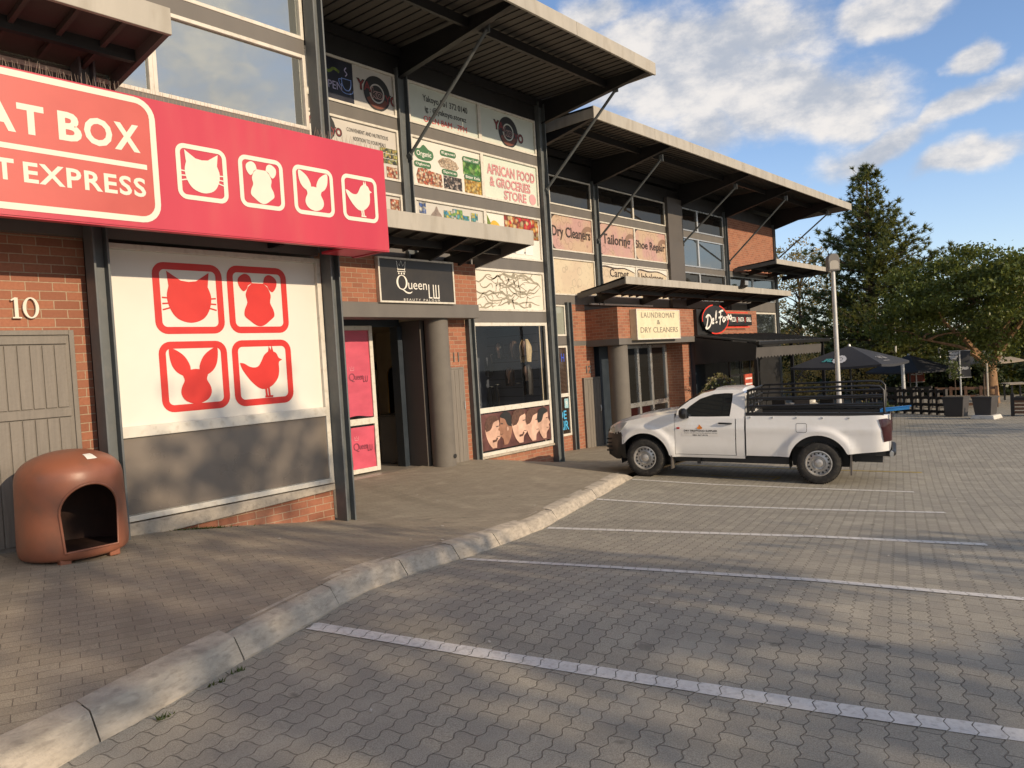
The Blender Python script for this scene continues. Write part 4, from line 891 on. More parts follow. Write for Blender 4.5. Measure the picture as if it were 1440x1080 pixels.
m=MB(); shape(m,[(12.6,2.85),(12.62,3.22),(12.75,3.02)],fl(10.893),1); shape(m,smooth_pts([(12.60,2.75),(12.72,3.0),(12.84,3.10),(13.0,3.04),(13.15,2.85),(13.18,2.75)],3),fl(10.892),0); shape(m,circ(13.15,2.55,.17,20),fl(10.893),2); shape(m,circ(12.78,2.52,.11,16),fl(10.893),3)
m.build('mango_picture',[M['mango'],M['leafprint'],M['foodStew'],M['brownink']],win)
m=MB(); f=fl(10.893)
for x in (13.55,13.9): 
    m.box(x,x+.28,10.891,10.897,2.42,2.66,0)
for z in (2.44,2.48): ribbon(m,[(13.4,z),(13.75,z)],.012,f,1)
text_to(m,'CODIA',13.7,13.95,2.44,2.49,f,1)
m.build('price_picture',[M['white'],M['navyink']],win)
# branches drawn on the panel over the wig window
m=MB(); f=fl(10.896); g=random.Random(5)
for k in range(46):
    x0=g.uniform(11.95,13.9); z0=g.uniform(1.17,1.99); L=g.uniform(.4,1.3); pts=[]; a=g.uniform(-.35,.35) if g.random()<.75 else g.uniform(.9,2.2)
    if abs(a)>.6: L*=.4
    for i in range(9):
        px,pz=x0+L*i/8*math.cos(a)+.02*g.gauss(0,1)*.6,z0+L*i/8*math.sin(a)+.02*g.gauss(0,1)+.05*math.sin(i*.9+k)
        if 11.98<px<14.45 and 1.17<pz<1.99: pts.append((px,pz))
    if len(pts)>3: ribbon(m,smooth_pts(pts,3),g.uniform(.014,.045),f,0,True)
for cx,cz in ((13.42,1.93),(13.95,1.26)): shape(m,circ(cx,cz,.055,8),f)
m.build('branch_print',M['branchprint'],BRN)
# barber print under the wig window : five clipped heads seen from the side
m=MB(); m.box(11.99,14.43,10.885,10.91,-1.86,-1.08); m.build('barber_print',M['barberback'],WIG)
prof=[(-.02,-.42),(-.10,-.30),(-.16,-.12),(-.18,.08),(-.13,.26),(.0,.33),(.12,.28),(.17,.16),(.165,.06),(.225,-.05),(.18,-.09),(.19,-.16),(.16,-.22),(.10,-.28),(.08,-.42)]
m=MB()
for k,(cx,cz,s,fx,tone) in enumerate(((12.37,-1.44,.93,1.15,1),(12.82,-1.40,.95,-1.0,2),(13.27,-1.40,1.0,1.15,0),(13.74,-1.42,.97,1.1,0),(14.14,-1.42,.95,1.0,1))):
    f=fl(10.881-.0035*k); shape(m,[(cx+a*s*fx*1.25,cz+b*s) for a,b in smooth_pts(prof,3)][::(1 if fx>0 else -1)],f,tone)
    hair=[(-.16,-.02),(-.185,.10),(-.135,.275),(.0,.345),(.125,.29),(.15,.22),(.03,.17),(-.02,.06),(-.07,.0)]
    shape(m,[(cx+a*s*fx*1.25,cz+b*s) for a,b in smooth_pts(hair,3)],fl(10.8798-.0035*k),3 if k in (1,4) else 4)
    shape(m,[(cx-.04*s*fx*1.25+.03*math.cos(t),cz-.06*s+.05*math.sin(t)) for t in [k2*.5236 for k2 in range(12)]],fl(10.8786-.0035*k),5)
    ribbon(m,[(cx+.09*s*fx*1.25,cz+.07*s),(cx+.15*s*fx*1.25,cz+.075*s)],.02,fl(10.8786-.0035*k),3); ribbon(m,[(cx+.10*s*fx*1.25,cz-.165*s),(cx+.17*s*fx*1.25,cz-.165*s)],.012,fl(10.8786-.0035*k),3)
    if k in (0,2): ribbon(m,[(cx-.02,cz-.26*s),(cx+.10*s,cz-.25*s),(cx+.15*s,cz-.19*s)],.05,fl(10.8786-.0035*k),4)
m.build('head_picture',[M['skinA'],M['skinB'],M['skinC'],M['ink'],M['hairprint'],M['skinB']],WIG)
# laundry prints
for (r,c),t,x0,x1,z0,z1,off in (((1,0),'Dry Cleaners',17.02,18.90,3.28,3.66,.02),((1,1),'Tailoring',19.55,21.15,3.26,3.66,.02),((1,2),'Shoe Repair',21.46,23.38,3.28,3.62,.02),((2,1),'Carpet',19.85,20.95,2.30,2.62,.01),((2,2),'Upholstery',21.55,23.15,2.25,2.58,.01)):
    m=MB(); text_to(m,t,x0,x1,z0,z1,fl(12.392),offset=off,shear=0); m.build('lettering',M['brownblack'],DW[r,c])
for c,(x0,x1) in enumerate(((16.99,18.96),(19.34,21.34),(21.42,23.42))):
    m=MB(); f=fl(12.394)
    for cx,cz,s1,s2 in ((x0,2.97+.04,1,1),(x0,3.95,1,-1)): shape(m,([(cx,cz),(cx+.22,cz),(cx+.12,cz+s2*.05),(cx+.04,cz+s2*.14),(cx,cz+s2*.24)])[::s2],f)
    o_=circ(x1-.15,3.35,.42,14,70,185); i_=circ(x1-.12,3.33,.30,14,70,185); m.add([f(min(a,x1),min(b,3.93)) for a,b in o_]+[f(min(a,x1),min(b,3.93)) for a,b in i_],[(k,k+1,16+k,15+k) for k in range(14)],1)
    m.build('print_edge',[M['brownblack'],M['brownprint']],DW[1,c],kind=None)
for c,(x0,x1) in ((1,(19.34,21.34)),(2,(21.42,23.42))):
    m=MB(); f=fl(12.394); z1=2.74
    shape(m,[(x0,1.8),(x0,z1),(x1,z1),(x1,1.8),(x1-.06,1.8),(x1-.1,2.3),(x1-.03,2.55),(x1-.6,2.66),(x1-1.2,2.64),(x0+.25,2.68),(x0+.06,2.6),(x0+.12,2.2),(x0+.2,1.8)],f,0)
    ribbon(m,smooth_pts([(x0+.2,1.8),(x0+.12,2.2),(x0+.06,2.6),(x0+.25,2.68),(x1-1.2,2.64),(x1-.6,2.66),(x1-.03,2.55)]),.045,fl(12.392),1,True)
    m.build('print_edge',[M['white_panel'],M['brownblack']],DW[2,c])
# shoe repair window : blinds, letters
m=MB()
for k in range(34): m.box(15.2,17.3,12.38,12.39,-.93+k*.036,-.93+k*.036+.014)
m.build('blind',M['blind'],SHOE)
m=MB(); f=fl(12.378); text_to(m,'SHOE',16.45,17.18,-1.66,-1.42,f,offset=.02); text_to(m,'REPAIR',16.40,17.26,-1.95,-1.70,f,offset=.02); m.build('lettering',M['cyan'],SHOE)
m=MB(); shape(m,rrect(17.12,17.30,-1.36,-1.10,.02),f,0); text_to(m,'9',17.17,17.25,-1.30,-1.16,fl(12.376),1); m.build('sticker',[M['paleblue'],M['white']],SHOE)
m=MB(); text_to(m,'H',17.08,17.22,-.08,.14,fl(12.374),offset=.02); m.build('lettering',M['bluepaint'],SHOE)
# pink sheets on the salon door
for z0,z1,d in ((-.86,.77,0),(-1.86,-1.06,.02)):
    m=MB(); m.grid(lambda u,v:(9.07+d+u*(.60-2*d)+.012*math.sin(v*9),11.533-.006*math.sin(u*6+v*14),z0+(z1-z0)*v+.02*math.sin(u*5)*(1-v)),lin(0,1,8),lin(0,1,16)); m.build('pink_sheet',M['pinksheet'],DOORLEAF,smooth=60)
    m=MB(); f=fl(11.522); zc=z0+(z1-z0)*(.5 if d else .44); text_to(m,'Q',9.13,9.27,zc-.06,zc+.11,f); text_to(m,'ueen',9.27,9.47,zc-.02,zc+.06,f); text_to(m,'LU',9.47,9.58,zc-.07,zc+.05,f); ribbon(m,[(9.17,zc+.16),(9.16,zc+.23),(9.19,zc+.19),(9.21,zc+.24),(9.23,zc+.19),(9.26,zc+.23),(9.25,zc+.16),(9.17,zc+.16)],.008,f,1); m.build('lettering',[M['plumink'],M['palepink']],DOORLEAF)

# ---- beauty parlour sign
S=thing('shop_sign','black framed sign with white crown and serif letters above the beauty parlour entrance','sign',(10,10.47,1.2))
m=MB(); m.box(9.07,10.95,10.42,10.50,1.21,1.99); m.build('sign_board',M['blacksign'],S)
m=MB(); m.frame(9.05,10.97,1.19,2.01,10.405,10.50,.035); m.build('frame',M['cream_frame'],S,bevel=.006)
m=MB(); f=fl(10.416)
o_=[(9.60+.135*math.cos(t),1.565+.135*math.sin(t)) for t in [k*math.pi/16 for k in range(32)]]; i_=[(9.60+.093*math.cos(t),1.565+.122*math.sin(t)) for t in [k*math.pi/16 for k in range(32)]]
m.add([f(*p) for p in o_]+[f(*p) for p in i_],[(k,(k+1)%32,32+(k+1)%32,32+k) for k in range(32)])
ribbon(m,smooth_pts([(9.55,1.45),(9.62,1.43),(9.70,1.385),(9.78,1.375),(9.84,1.40)]),.028,f,0,True)
text_to(m,'ueen',9.75,10.22,1.445,1.565,f)
for x in (10.27,10.39,10.455,10.53): ribbon(m,[(x,1.29),(x,1.55)],.024,f)
ribbon(m,[(10.26,1.30),(10.35,1.30)],.022,f); ribbon(m,[(10.38,1.30),(10.54,1.30)],.022,f)
text_to(m,'BEAUTY PALOUR',9.62,10.55,1.232,1.275,f,spacing=1.6)
for pts in ([(9.52,1.78),(9.49,1.95),(9.56,1.86),(9.60,1.96),(9.64,1.86),(9.71,1.95),(9.68,1.78)],[(9.50,1.76),(9.70,1.76)],[(9.52,1.80),(9.68,1.80)]): ribbon(m,pts,.014,f)
for x in (9.535,9.60,9.665): m.add([f(*p) for p in circ(x,1.725,.018,8)],[tuple(range(8))])
m.build('lettering',M['white'],S)
# ---- laundromat sign
S=thing('shop_sign','cream light box sign reading LAUNDROMAT and DRY CLEANERS on the brick entrance box','sign',(20.3,11.25,.4))
m=MB(); m.box(19.0,21.6,11.08,11.295,.40,1.28); m.build('sign_box',M['lightbox'],S,bevel=.012)
m=MB(); m.frame(19.0,21.6,.40,1.28,11.068,11.10,.035); m.build('frame',M['cream_frame'],S,bevel=.005)
m=MB(); f=fl(11.074); text_to(m,'LAUNDROMAT',19.28,21.30,1.03,1.19,f,spacing=1.12); text_to(m,'&',20.17,20.36,.84,.97,f,offset=.01); text_to(m,'DRY CLEANERS',19.20,21.45,.60,.76,f,offset=.002); m.build('lettering',M['greyprint'],S)
# ---- restaurant sign
S=thing('shop_sign','black restaurant sign with red outlined disc and white script lettering above the lean-to','sign',(25,11.25,.8))
m=MB(); m.box(22.98,24.2,11.18,11.295,.50,1.33); m.build('back_board',M['black'],S)
m=MB(); m.box(24.0,27.35,11.14,11.29,.80,1.20); m.build('sign_board',M['black'],S,bevel=.004)
m=MB(); m.lathe([(0,-.05),(.44,-.05),(.44,.03),(0,.03)],0,0,40,fn=lambda x,y,z:(24.10+x*2.16,11.10+z,1.0+y*1.03)); m.build('disc',M['black'],S,smooth=30)
m=MB(); f=fl(11.046)
for a0,a1 in ((100,190),(-110,70)):
    o_=[(24.10+.99*math.cos(R(a0+(a1-a0)*k/30)),1.0+.475*math.sin(R(a0+(a1-a0)*k/30))) for k in range(31)]; ribbon(m,o_,.04,f)
g=fl(11.13)
for pts in ([(23.35,.72),(23.35,1.28),(23.95,1.28)],[(25.1,1.25),(27.0,1.25)],[(25.0,.74),(27.1,.74)]): ribbon(m,pts,.035,g)
for x in (26.02,26.72): ribbon(m,[(x,.90),(x+.02,1.10)],.03,g)
m.build('red_outline',M['neonred'],S)
m=MB(); f=fl(11.042)
for pts in ([(23.83,.70),(23.93,.95),(23.98,1.14)],[(23.83,1.05),(23.98,1.14),(24.14,1.08),(24.17,.92),(24.05,.76),(23.86,.69),(23.78,.74)],[(24.22,.92),(24.33,.98),(24.30,1.02),(24.22,.96),(24.23,.87),(24.34,.88)],[(24.43,.88),(24.50,1.08),(24.54,1.26),(24.49,1.20),(24.45,1.02),(24.46,.90),(24.56,.92)],[(24.72,.82),(24.78,1.05),(24.83,1.27)],[(24.70,1.22),(24.83,1.28),(25.0,1.30)],[(24.66,1.05),(24.92,1.10)],[(25.0,1.06),(24.93,.98),(24.99,.92),(25.08,.98),(25.05,1.06),(25.0,1.06)],[(25.12,.95),(25.16,1.09),(25.17,1.05),(25.25,1.10)],[(25.27,.97),(25.31,1.12),(25.37,1.13),(25.36,1.0)],[(25.48,1.14),(25.41,1.06),(25.47,1.01),(25.55,1.06),(25.52,1.14),(25.48,1.14)]):
    ribbon(m,smooth_pts([(23.3+(q-23.78)*1.16,r_) for q,r_ in pts],5),.06,f)
text_to(m,'PIZZA',25.50,25.96,.93,1.09,g,offset=.02); text_to(m,'PASTA',26.14,26.64,.93,1.09,g,offset=.02); text_to(m,'GRILL',26.84,27.28,.93,1.09,g,offset=.02)
m.build('lettering',M['white'],S)
# floodlight on the laundromat canopy
S=thing('floodlight','small black floodlight fixed on the laundromat canopy edge','floodlight',(25.4,10.66,2.13))
MB().hexa([(25.25,10.52,2.08),(25.6,10.52,2.08),(25.6,10.66,2.02),(25.25,10.66,2.02)],[(25.25,10.46,2.30),(25.6,10.46,2.30),(25.6,10.60,2.32),(25.25,10.60,2.32)]).build('lamp_body',M['blackmetal'],S,bevel=.01)
MB().box(25.29,25.56,10.462,10.48,2.12,2.27).build('lens',M['silver'],S)
MB().tube([(25.42,10.6,2.2),(25.5,10.66,2.35),(25.55,10.69,2.13)],.02,6).build('bracket',M['blackmetal'],S)
# ------------------------------------------------------------------ the pickup truck (x = front to back from the front axle, y<0 = side towards us)
T=thing('pickup_truck','white single cab pickup truck with black cage rails, parked nose to the shops','pickup truck',(13.63,7.67,-2.335),math.atan2(-.9744,.2250)); T.rotation_euler[1]=.029
RW=.36; WS=(0.03,3.11)
def sst(x): x=max(0,min(1,x)); return x*x*(3-2*x)
def bw(s,z):
    w=.885
    if s<-.30: w-=.34*((-.30-s)/.52)**2
    if z<.62: w-=.035*((.62-z)/.2)**2
    if z>.95: w-=.10*(z-.95)**1.3
    w+=.012*math.exp(-((z-.93)/.05)**2)
    if s>4.0: w-=.10*((s-4.0)/.22)**2
    for c in WS:
        r=math.hypot(s-c,z-RW); w+=.045*sst((.655-r)/.10)
    return w
def arch(s,c,R_,lo):
    d=abs(s-c); return max(lo,RW+math.sqrt(R_*R_-d*d)) if d<R_ else lo
def stations(a,b,c=None,R_=.475,step=.07):
    q=set()
    x=a
    while x<b: q.add(round(x,4)); x+=step
    q|={a,b}
    if c is not None:
        for k in range(25):
            x=c+R_*math.cos(math.pi*k/24)
            if a<x<b: q.add(round(x,4))
    q=sorted(q); return [x for i,x in enumerate(q) if i==0 or x-q[i-1]>.004 or x==b]
def side(m,ss,zb,zt,rows=12,both=True):
    for sg in ((-1,1) if both else (-1,)):
        vs=[];n=rows+1
        for s in ss:
            for k in range(n):
                z=zb(s)+(zt(s)-zb(s))*k/rows; vs.append((s,sg*bw(s,z),z))
            z=zb(s)
        fs=[(i*n+k,i*n+k+1,(i+1)*n+k+1,(i+1)*n+k) for i in range(len(ss)-1) for k in range(rows)]
        if sg>0: fs=[f[::-1] for f in fs]
        m.add(vs,fs)
        # folded lower lip
        lip=[(s,sg*bw(s,zb(s)),zb(s)) for s in ss]+[(s,sg*(bw(s,zb(s))-.06),zb(s)+.012) for s in ss]; k=len(ss)
        m.add(lip,[(i,i+1,k+i+1,k+i) for i in range(k-1)])
hood=lambda s: interp(s,[-.80,-.66,-.52,-.30,.0,.35,.60,.72],[.80,.90,.985,1.06,1.125,1.175,1.205,1.215])
# bonnet and front wings
ss=stations(-.74,.613,WS[0])
zbF=lambda s: (.80 if s<-.42 else arch(s,WS[0],.475,.42 if s>0 else .62))
m=MB(); side(m,ss,zbF,hood)
def top(m,ss,zt,crown,nx=14,f=lambda s:1):
    vs=[]
    for s in ss:
        w=bw(s,zt(s))
        for k in range(nx+1):
            y=-w+2*w*k/nx; q=1-abs(y/w)**2.6; vs.append((s-.10*(1-(y/w)**2)*max(0,(-.2-s)/.5),y,zt(s)+crown(s)*q+.018*max(0,1-((abs(y)-.62*w)/.10)**2)))
    m.add(vs,[(i*(nx+1)+k,(i+1)*(nx+1)+k,(i+1)*(nx+1)+k+1,i*(nx+1)+k+1) for i in range(len(ss)-1) for k in range(nx)])
top(m,stations(-.74,.66),hood,lambda s:.055)
m.build('body',M['carwhite'],T,smooth=35,local=True)
# black bumper and grille
m=MB(); zt=lambda s:.835; 
ssb=stations(-.80,-.34); side(m,ssb,lambda s: interp(s,[-.80,-.6,-.34],[.36,.30,.34]),lambda s:min(.85,hood(s)) if s<-.40 else interp(s,[-.40,-.34],[.80,.66]),8)
yw=bw(-.80,.6)
m.grid(lambda u,v:(-.80-.13*(1-(u)**2)+.03*abs(v-.5),u*yw,.34+v*.50),lin(-1,1,15),lin(0,1,6))
m.build('bumper',M['bumper'],T,smooth=40,local=True)
m=MB()
for k in range(4): m.grid(lambda u,v:(-.815-.13*(1-u*u),u*yw*.96,.46+k*.075+v*.03),lin(-1,1,11),[0,1])
for k in range(4): m.box(-.80,-.60,-bw(-.7,.55)-.006,-bw(-.7,.55)+.03,.45+k*.075,.475+k*.075)
m.build('grille',M['blackmetal'],T,local=True)
for sg in (-1,1):
    m=MB(); P_=[(-.765,.80),(-.71,.885),(-.60,.965),(-.44,1.025),(-.30,1.045),(-.36,.96),(-.46,.86),(-.60,.815)]
    c=(-.52,.92); vs=[(s,sg*(bw(s,z)+.022),z) for s,z in P_]+[(c[0],sg*(bw(*c)+.05),c[1])]+[(s+.01,sg*(bw(s,z)-.02),z) for s,z in P_]
    m.add(vs,[(i,(i+1)%8,9+(i+1)%8,9+i) for i in range(8)]+[(i,(i+1)%8,8) for i in range(8)]); h=m.build('headlight',M['lamp'],T,smooth=60,local=True)
    m=MB(); m.lathe([(0,.0),(.055,.0),(.06,-.03)],0,0,16,fn=lambda x,y,z:(-.60+x,sg*(bw(-.6,.89)+.05+z),.885+y)); m.build('lens',M['chrome'],h,smooth=40,local=True)
# doors
for sg in (-1,1):
    m=MB(); ss=stations(.62,1.715); n=13; vs=[]
    for s in ss:
        lo=max(.455,RW+math.sqrt(max(0,.67**2-(s-WS[0])**2)) if 0 and s<.7 else .455)
        for k in range(n):
            z=lo+(1.125-lo)*k/(n-1); vs.append((s,sg*(bw(s,z)+.001),z))
    fs=[(i*n+k,i*n+k+1,(i+1)*n+k+1,(i+1)*n+k) for i in range(len(ss)-1) for k in range(n-1)]
    m.add(vs,fs if sg<0 else [f[::-1] for f in fs])
    d=m.build('door',M['carwhite'],T,smooth=35,local=True)
    m=MB(); m.tube([(1.42,sg*(bw(1.5,1.03)+.010),1.035),(1.45,sg*(bw(1.5,1.03)+.035),1.037),(1.62,sg*(bw(1.5,1.03)+.035),1.032),(1.66,sg*(bw(1.5,1.03)+.010),1.03)],[.012,.017,.017,.012],8); m.build('handle',M['blackmetal'],d,smooth=50,local=True)
    m=MB(); m.box(.655,.71,sg*(bw(.75,.94)-.01),sg*(bw(.75,.94)+.008),.925,.955); m.build('indicator',M['redlamp'],d,local=True)
    # door mirror
    m=MB(); m.lathe([(0,-.06),(.06,-.055),(.085,-.02),(.088,.02),(.07,.055),(0,.06)],0,0,14,fn=lambda x,y,z:(.80+z*1.2+.25*x*.3,sg*(.99+x*1.3),1.215+y*1.15)); m.box(.80,.88,sg*.84,sg*.93,1.125,1.17); m.build('mirror',M['blackmetal'],d,smooth=50,local=True)
    if sg<0:
        yy=lambda s,z:-(bw(s,z)+.0035)
        m=MB(); ps=[(.75,.79),(1.42,.79),(1.42,.985),(.75,.985)]; m.add([(s,yy(s,z),z) for s,z in ps],[(0,1,2,3)]); m.build('sticker',M['decal'],d,local=True)
        g=lambda a,b:(a,yy(a,b)-.002,b)
        m=MB(); text_to(m,'DRY FIREWOOD SUPPLIER',.79,1.40,.876,.910,g,offset=.03); text_to(m,'www.dryfirewoodsupplier.co.za',.79,1.40,.838,.862,g); text_to(m,'083 367 8176',.95,1.23,.800,.825,g,offset=.02); m.build('lettering',M['ink'],d,local=True)
        m=MB(); shape(m,smooth_pts([(1.05,.925),(1.03,.95),(1.06,.975),(1.07,1.01),(1.10,.98),(1.13,.95),(1.11,.925),(1.05,.925)],4)[:-1],lambda a,b:(a,yy(a,b)-.002,b)); m.build('flame_picture',M['orange'],d,local=True)
# cab: pillars, roof, back wall
cw=lambda z:.872-.43*max(0,z-1.12)
O=[(.70,1.115),(.745,1.285),(.95,1.44),(1.19,1.57),(1.40,1.622),(1.72,1.635),(1.90,1.622),(1.95,1.56),(1.958,1.115),(1.3,1.115)]
I=[(.80,1.15),(.84,1.205),(.985,1.34),(1.165,1.47),(1.39,1.552),(1.60,1.57),(1.735,1.567),(1.73,1.45),(1.70,1.16),(1.3,1.15)]
O=[(a-.08,b) for a,b in O]; I=[(a-.08-.02*(a<1.3),b) for a,b in I]
m=MB()
for sg in (-1,1):
    n=len(O); vs=[(s,sg*cw(z),z) for s,z in O]+[(s,sg*(cw(z)+.002),z) for s,z in I]; m.add(vs,[((i,(i+1)%n,n+(i+1)%n,n+i) if sg<0 else (i,n+i,n+(i+1)%n,(i+1)%n)) for i in range(n)])
    lipo=[(s,sg*cw(z),z) for s,z in I]+[(s,sg*(cw(z)-.03),z) for s,z in I]; m.add(lipo,[(i,(i+1)%n,n+(i+1)%n,n+i) for i in range(n)])
m.grid(lambda u,k:(O[int(k)][0],u*cw(O[int(k)][1]),O[int(k)][1]+.035*(1-u**4)),lin(-1,1,13),[4,5,6,7])
m.grid(lambda u,k:(O[int(k)][0],u*cw(O[int(k)][1]),O[int(k)][1]),lin(-1,1,5),[7,8])
ss=stations(1.73,1.875); side(m,ss,lambda s:.42,lambda s:1.125)
m.add([(1.875,-bw(1.87,z),z) for z in (.42,.8,1.12)]+[(1.875,bw(1.87,z),z) for z in (.42,.8,1.12)],[(0,1,4,3),(1,2,5,4)])
side(m,stations(.52,1.875),lambda s:.395,lambda s:.447,2)
m.build('cab',M['carwhite'],T,smooth=35,local=True)
for sg in (-1,1):
    m=MB(); m.add([(s,sg*(cw(z)-.012),z) for s,z in I],[tuple(range(10))]); sw_=m.build('side_window',M['carglass'],T,local=True)
    m=MB(); n=len(I); J=[(s+(1.22-s)*.02,z+(1.35-z)*.04) for s,z in I]; m.add([(s,sg*(cw(z)-.008),z) for s,z in I]+[(s,sg*(cw(z)-.008),z) for s,z in J],[(i,(i+1)%n,n+(i+1)%n,n+i) for i in range(n)]); m.build('window_seal',M['blackmetal'],sw_,local=True)
m=MB(); m.grid(lambda u,k:(O[int(k)][0]-.10*(1-u*u)+.004,u*(cw(O[int(k)][1])-.01),O[int(k)][1]+.02*(1-u*u)),lin(-1,1,11),[1,2,3,4]); m.build('windscreen',M['carglass'],T,smooth=60,local=True)
m=MB(); m.box(1.872,1.882,-.6,.6,1.2,1.52); m.build('rear_window',M['carglass'],T,local=True)
# load bed
zbB=lambda s: arch(s,WS[1],.485,.455 if s<3.1 else interp(s,[3.5,4.22],[.52,.60]))
ztB=lambda s: interp(s,[1.90,3.6,4.0,4.22],[1.165,1.175,1.19,1.195])
m=MB(); ss=stations(1.905,4.215,WS[1],.485); side(m,ss,zbB,ztB)
for sg in (-1,1):
    k=len(ss); vs=[(s,sg*bw(s,ztB(s)),ztB(s)) for s in ss]+[(s,sg*(bw(s,ztB(s))-.07),ztB(s)+.008) for s in ss]+[(s,sg*(bw(s,ztB(s))-.075),.66) for s in ss]
    m.add(vs,[(i,i+1,k+i+1,k+i) for i in range(k-1)])
m.grid(lambda u,v:(4.213+.02*(1-u*u),u*.80,.60+v*.60),lin(-1,1,7),lin(0,1,3)); m.box(1.905,1.91,-.87,.87,.46,1.16)
bed=m.build('load_bed',M['carwhite'],T,smooth=35,local=True)
m=MB(); m.box(1.91,1.95,-.80,.80,.66,1.165); m.box(1.95,4.19,-.79,.79,.63,.67); m.box(4.15,4.19,-.78,.78,.67,1.18)
for sg in (-1,1): m.box(1.95,4.15,sg*.755,sg*.80,.67,1.172)
m.build('bed_liner',M['bedliner'],bed,local=True)
for sg in (-1,1): m=MB(); m.hexa([(1.90,sg*.79-.05,1.165),(4.13,sg*.79-.05,1.19),(4.13,sg*.79+.05,1.19),(1.90,sg*.79+.05,1.165)],[(1.90,sg*.79-.05,1.225),(4.13,sg*.79-.05,1.235),(4.13,sg*.79+.05,1.235),(1.90,sg*.79+.05,1.225)]); m.build('bed_rail',M['blackmetal'],bed,local=True)
m=MB()
for s in (1.98,2.36,2.76,3.18,3.60): m.lathe([(0,-.012),(.017,-.01),(.017,.01)],0,0,10,fn=lambda x,y,z:(s+x,-(bw(s,1.15)+.004)+z-.0,1.145+y))
m.build('tie_hook',M['silver'],bed,local=True)
m=MB(); f=lambda a,b:(a,-(bw(a,b)+.0035),b); icon_frame(m,2.75,2.93,.89,1.05,.006,f,.03); m.build('fuel_flap',M['bumper'],bed,local=True)
for sg in (-1,1):
    P_=[(4.05,1.125),(4.17,1.14),(4.222,1.12),(4.238,.95),(4.232,.76),(4.13,.745),(4.105,.93)]; c=(4.16,.95)
    m=MB(); vs=[(s,sg*(bw(s,z)+.010),z) for s,z in P_]+[(c[0],sg*(bw(*c)+.024),c[1])]+[(4.25,sg*.74,1.10),(4.25,sg*.74,.77)]
    m.add(vs,[(i,(i+1)%7,7) for i in range(7)]+[(2,3,4,9,8)]); m.build('tail_light',M['taillamp'],T,smooth=50,local=True)
# cage
m=MB()
for sg in (-1,1):
    y=sg*.80
    for z in (1.335,1.475): m.tube([(1.94,y,z),(4.14,y,z+.055)],.019,8)
    m.tube([(1.94,y,1.22),(1.94,y,1.60),(1.98,y,1.635),(3.9,y,1.685),(4.07,y,1.675),(4.13,y,1.61),(4.14,y,1.22)],.02,8)
    for s in (2.75,3.45): m.box(s-.012,s+.012,y-.012,y+.012,1.22,1.26)
    m.tube([(2.01,y,1.2),(2.09,y,1.62)],.015,8)
for z in (1.335,1.475,1.62): m.tube([(1.94,-.80,z),(1.94,.80,z)],.019,8)
for y in (-.5,-.2,.2,.5): m.tube([(1.95,y,1.2),(1.95,y,1.62)],.013,8)
m.build('cage',M['blackmetal'],T,smooth=50,local=True)
# wheels
for sx in WS:
    for sg in (-1,1):
        c=(sx,sg*.785,RW)
        fn=lambda x,y,z:(c[0]+x,c[1]+sg*z,c[2]+y)
        m=MB(); m.lathe([(.215,-.11),(.30,-.122),(.345,-.11),(.362,-.07),(.364,0),(.362,.07),(.345,.115),(.315,.128),(.27,.130),(.225,.122),(.213,.11)],0,0,48,fn=fn)
        for k in range(60):
            a=2*math.pi*k/60
            for q,z0,z1 in ((0,-.10,-.03),(.05,.03,.10)):
                p=[fn(r*math.cos(a+q+dx),r*math.sin(a+q+dx),z) for r in (.361,.3685) for z in (z0,z1) for dx in (0,.05)]
                m.add(p,[(4,5,7,6),(0,1,5,4),(2,6,7,3),(0,4,6,2),(1,3,7,5)])
        w=m.build('wheel',M['tyre'],T,smooth=40,local=True)
        m=MB(); m.lathe([(.216,.115),(.222,.125),(.205,.128),(.200,.10),(.185,.075),(.150,.085),(.120,.098),(.105,.075),(.080,.070),(.072,.095),(.066,.125),(.045,.132),(0,.134)],0,0,40,fn=fn); rm=m.build('rim',M['rim'],w,smooth=30,local=True)
        m=MB()
        for k in range(16):
            a=2*math.pi*k/16; m.lathe([(0,.0),(.0165,.0)],0,0,10,fn=lambda x,y,z:fn(.168*math.cos(a)+x,.168*math.sin(a)+y,.0845))
        m.build('vent_hole',M['black'],rm,local=True)
m=MB()
for sx,R_ in zip(WS,(.475,.485)):
    for sg in (-1,1):
        m.grid(lambda u,v:(sx+(R_+.005)*math.cos(u),sg*(.86-v*.45),RW+(R_+.005)*math.sin(u)),lin(-.25,math.pi+.25,22),[0,1]); m.add([(sx+R_*math.cos(t),sg*.41,RW+R_*math.sin(t)) for t in lin(-.25,math.pi+.25,22)],[tuple(range(22))])
m.box(.55,2.62,-.72,.72,.30,.42); m.box(-.5,4.1,-.42,.42,.34,.62); m.box(3.55,4.15,-.72,.72,.50,.60); m.tube([(3.11,-.7,.36),(3.11,.7,.36)],.06,8); m.tube([(.03,-.7,.36),(.03,.7,.36)],.05,8); m.box(1.0,1.06,-.80,-.74,.27,.40)
m.build('chassis',M['black'],T,local=True)
for sx in WS:
    for sg in (-1,1): MB().box(sx+.50,sx+.525,sg*.68,sg*.895,.17,.52).build('mud_flap',M['greydark'],T,local=True)
m=MB(); m.tube([(4.0,-.62,.53),(4.22,-.66,.53),(4.26,-.6,.53),(4.26,.6,.53),(4.22,.66,.53),(4.0,.62,.53)],.05,10); m.build('tow_bar',M['blackmetal'],T,smooth=50,local=True)
MB().lathe([(0,-.03),(.05,-.03),(.055,0),(0,.0)],0,0,14,fn=lambda x,y,z:(4.24+x*.6,-.70+z,.53+y)).build('bar_end',M['silver'],T,smooth=40,local=True)
def totruck(x,y,z): return T.matrix_basis @ Vector((x,y,z))
bpy.context.view_layer.update()
B=thing('blue_plank','short blue board resting on the tailgate of the white truck','board',totruck(3.60,-.40,1.13),T.rotation_euler.z)
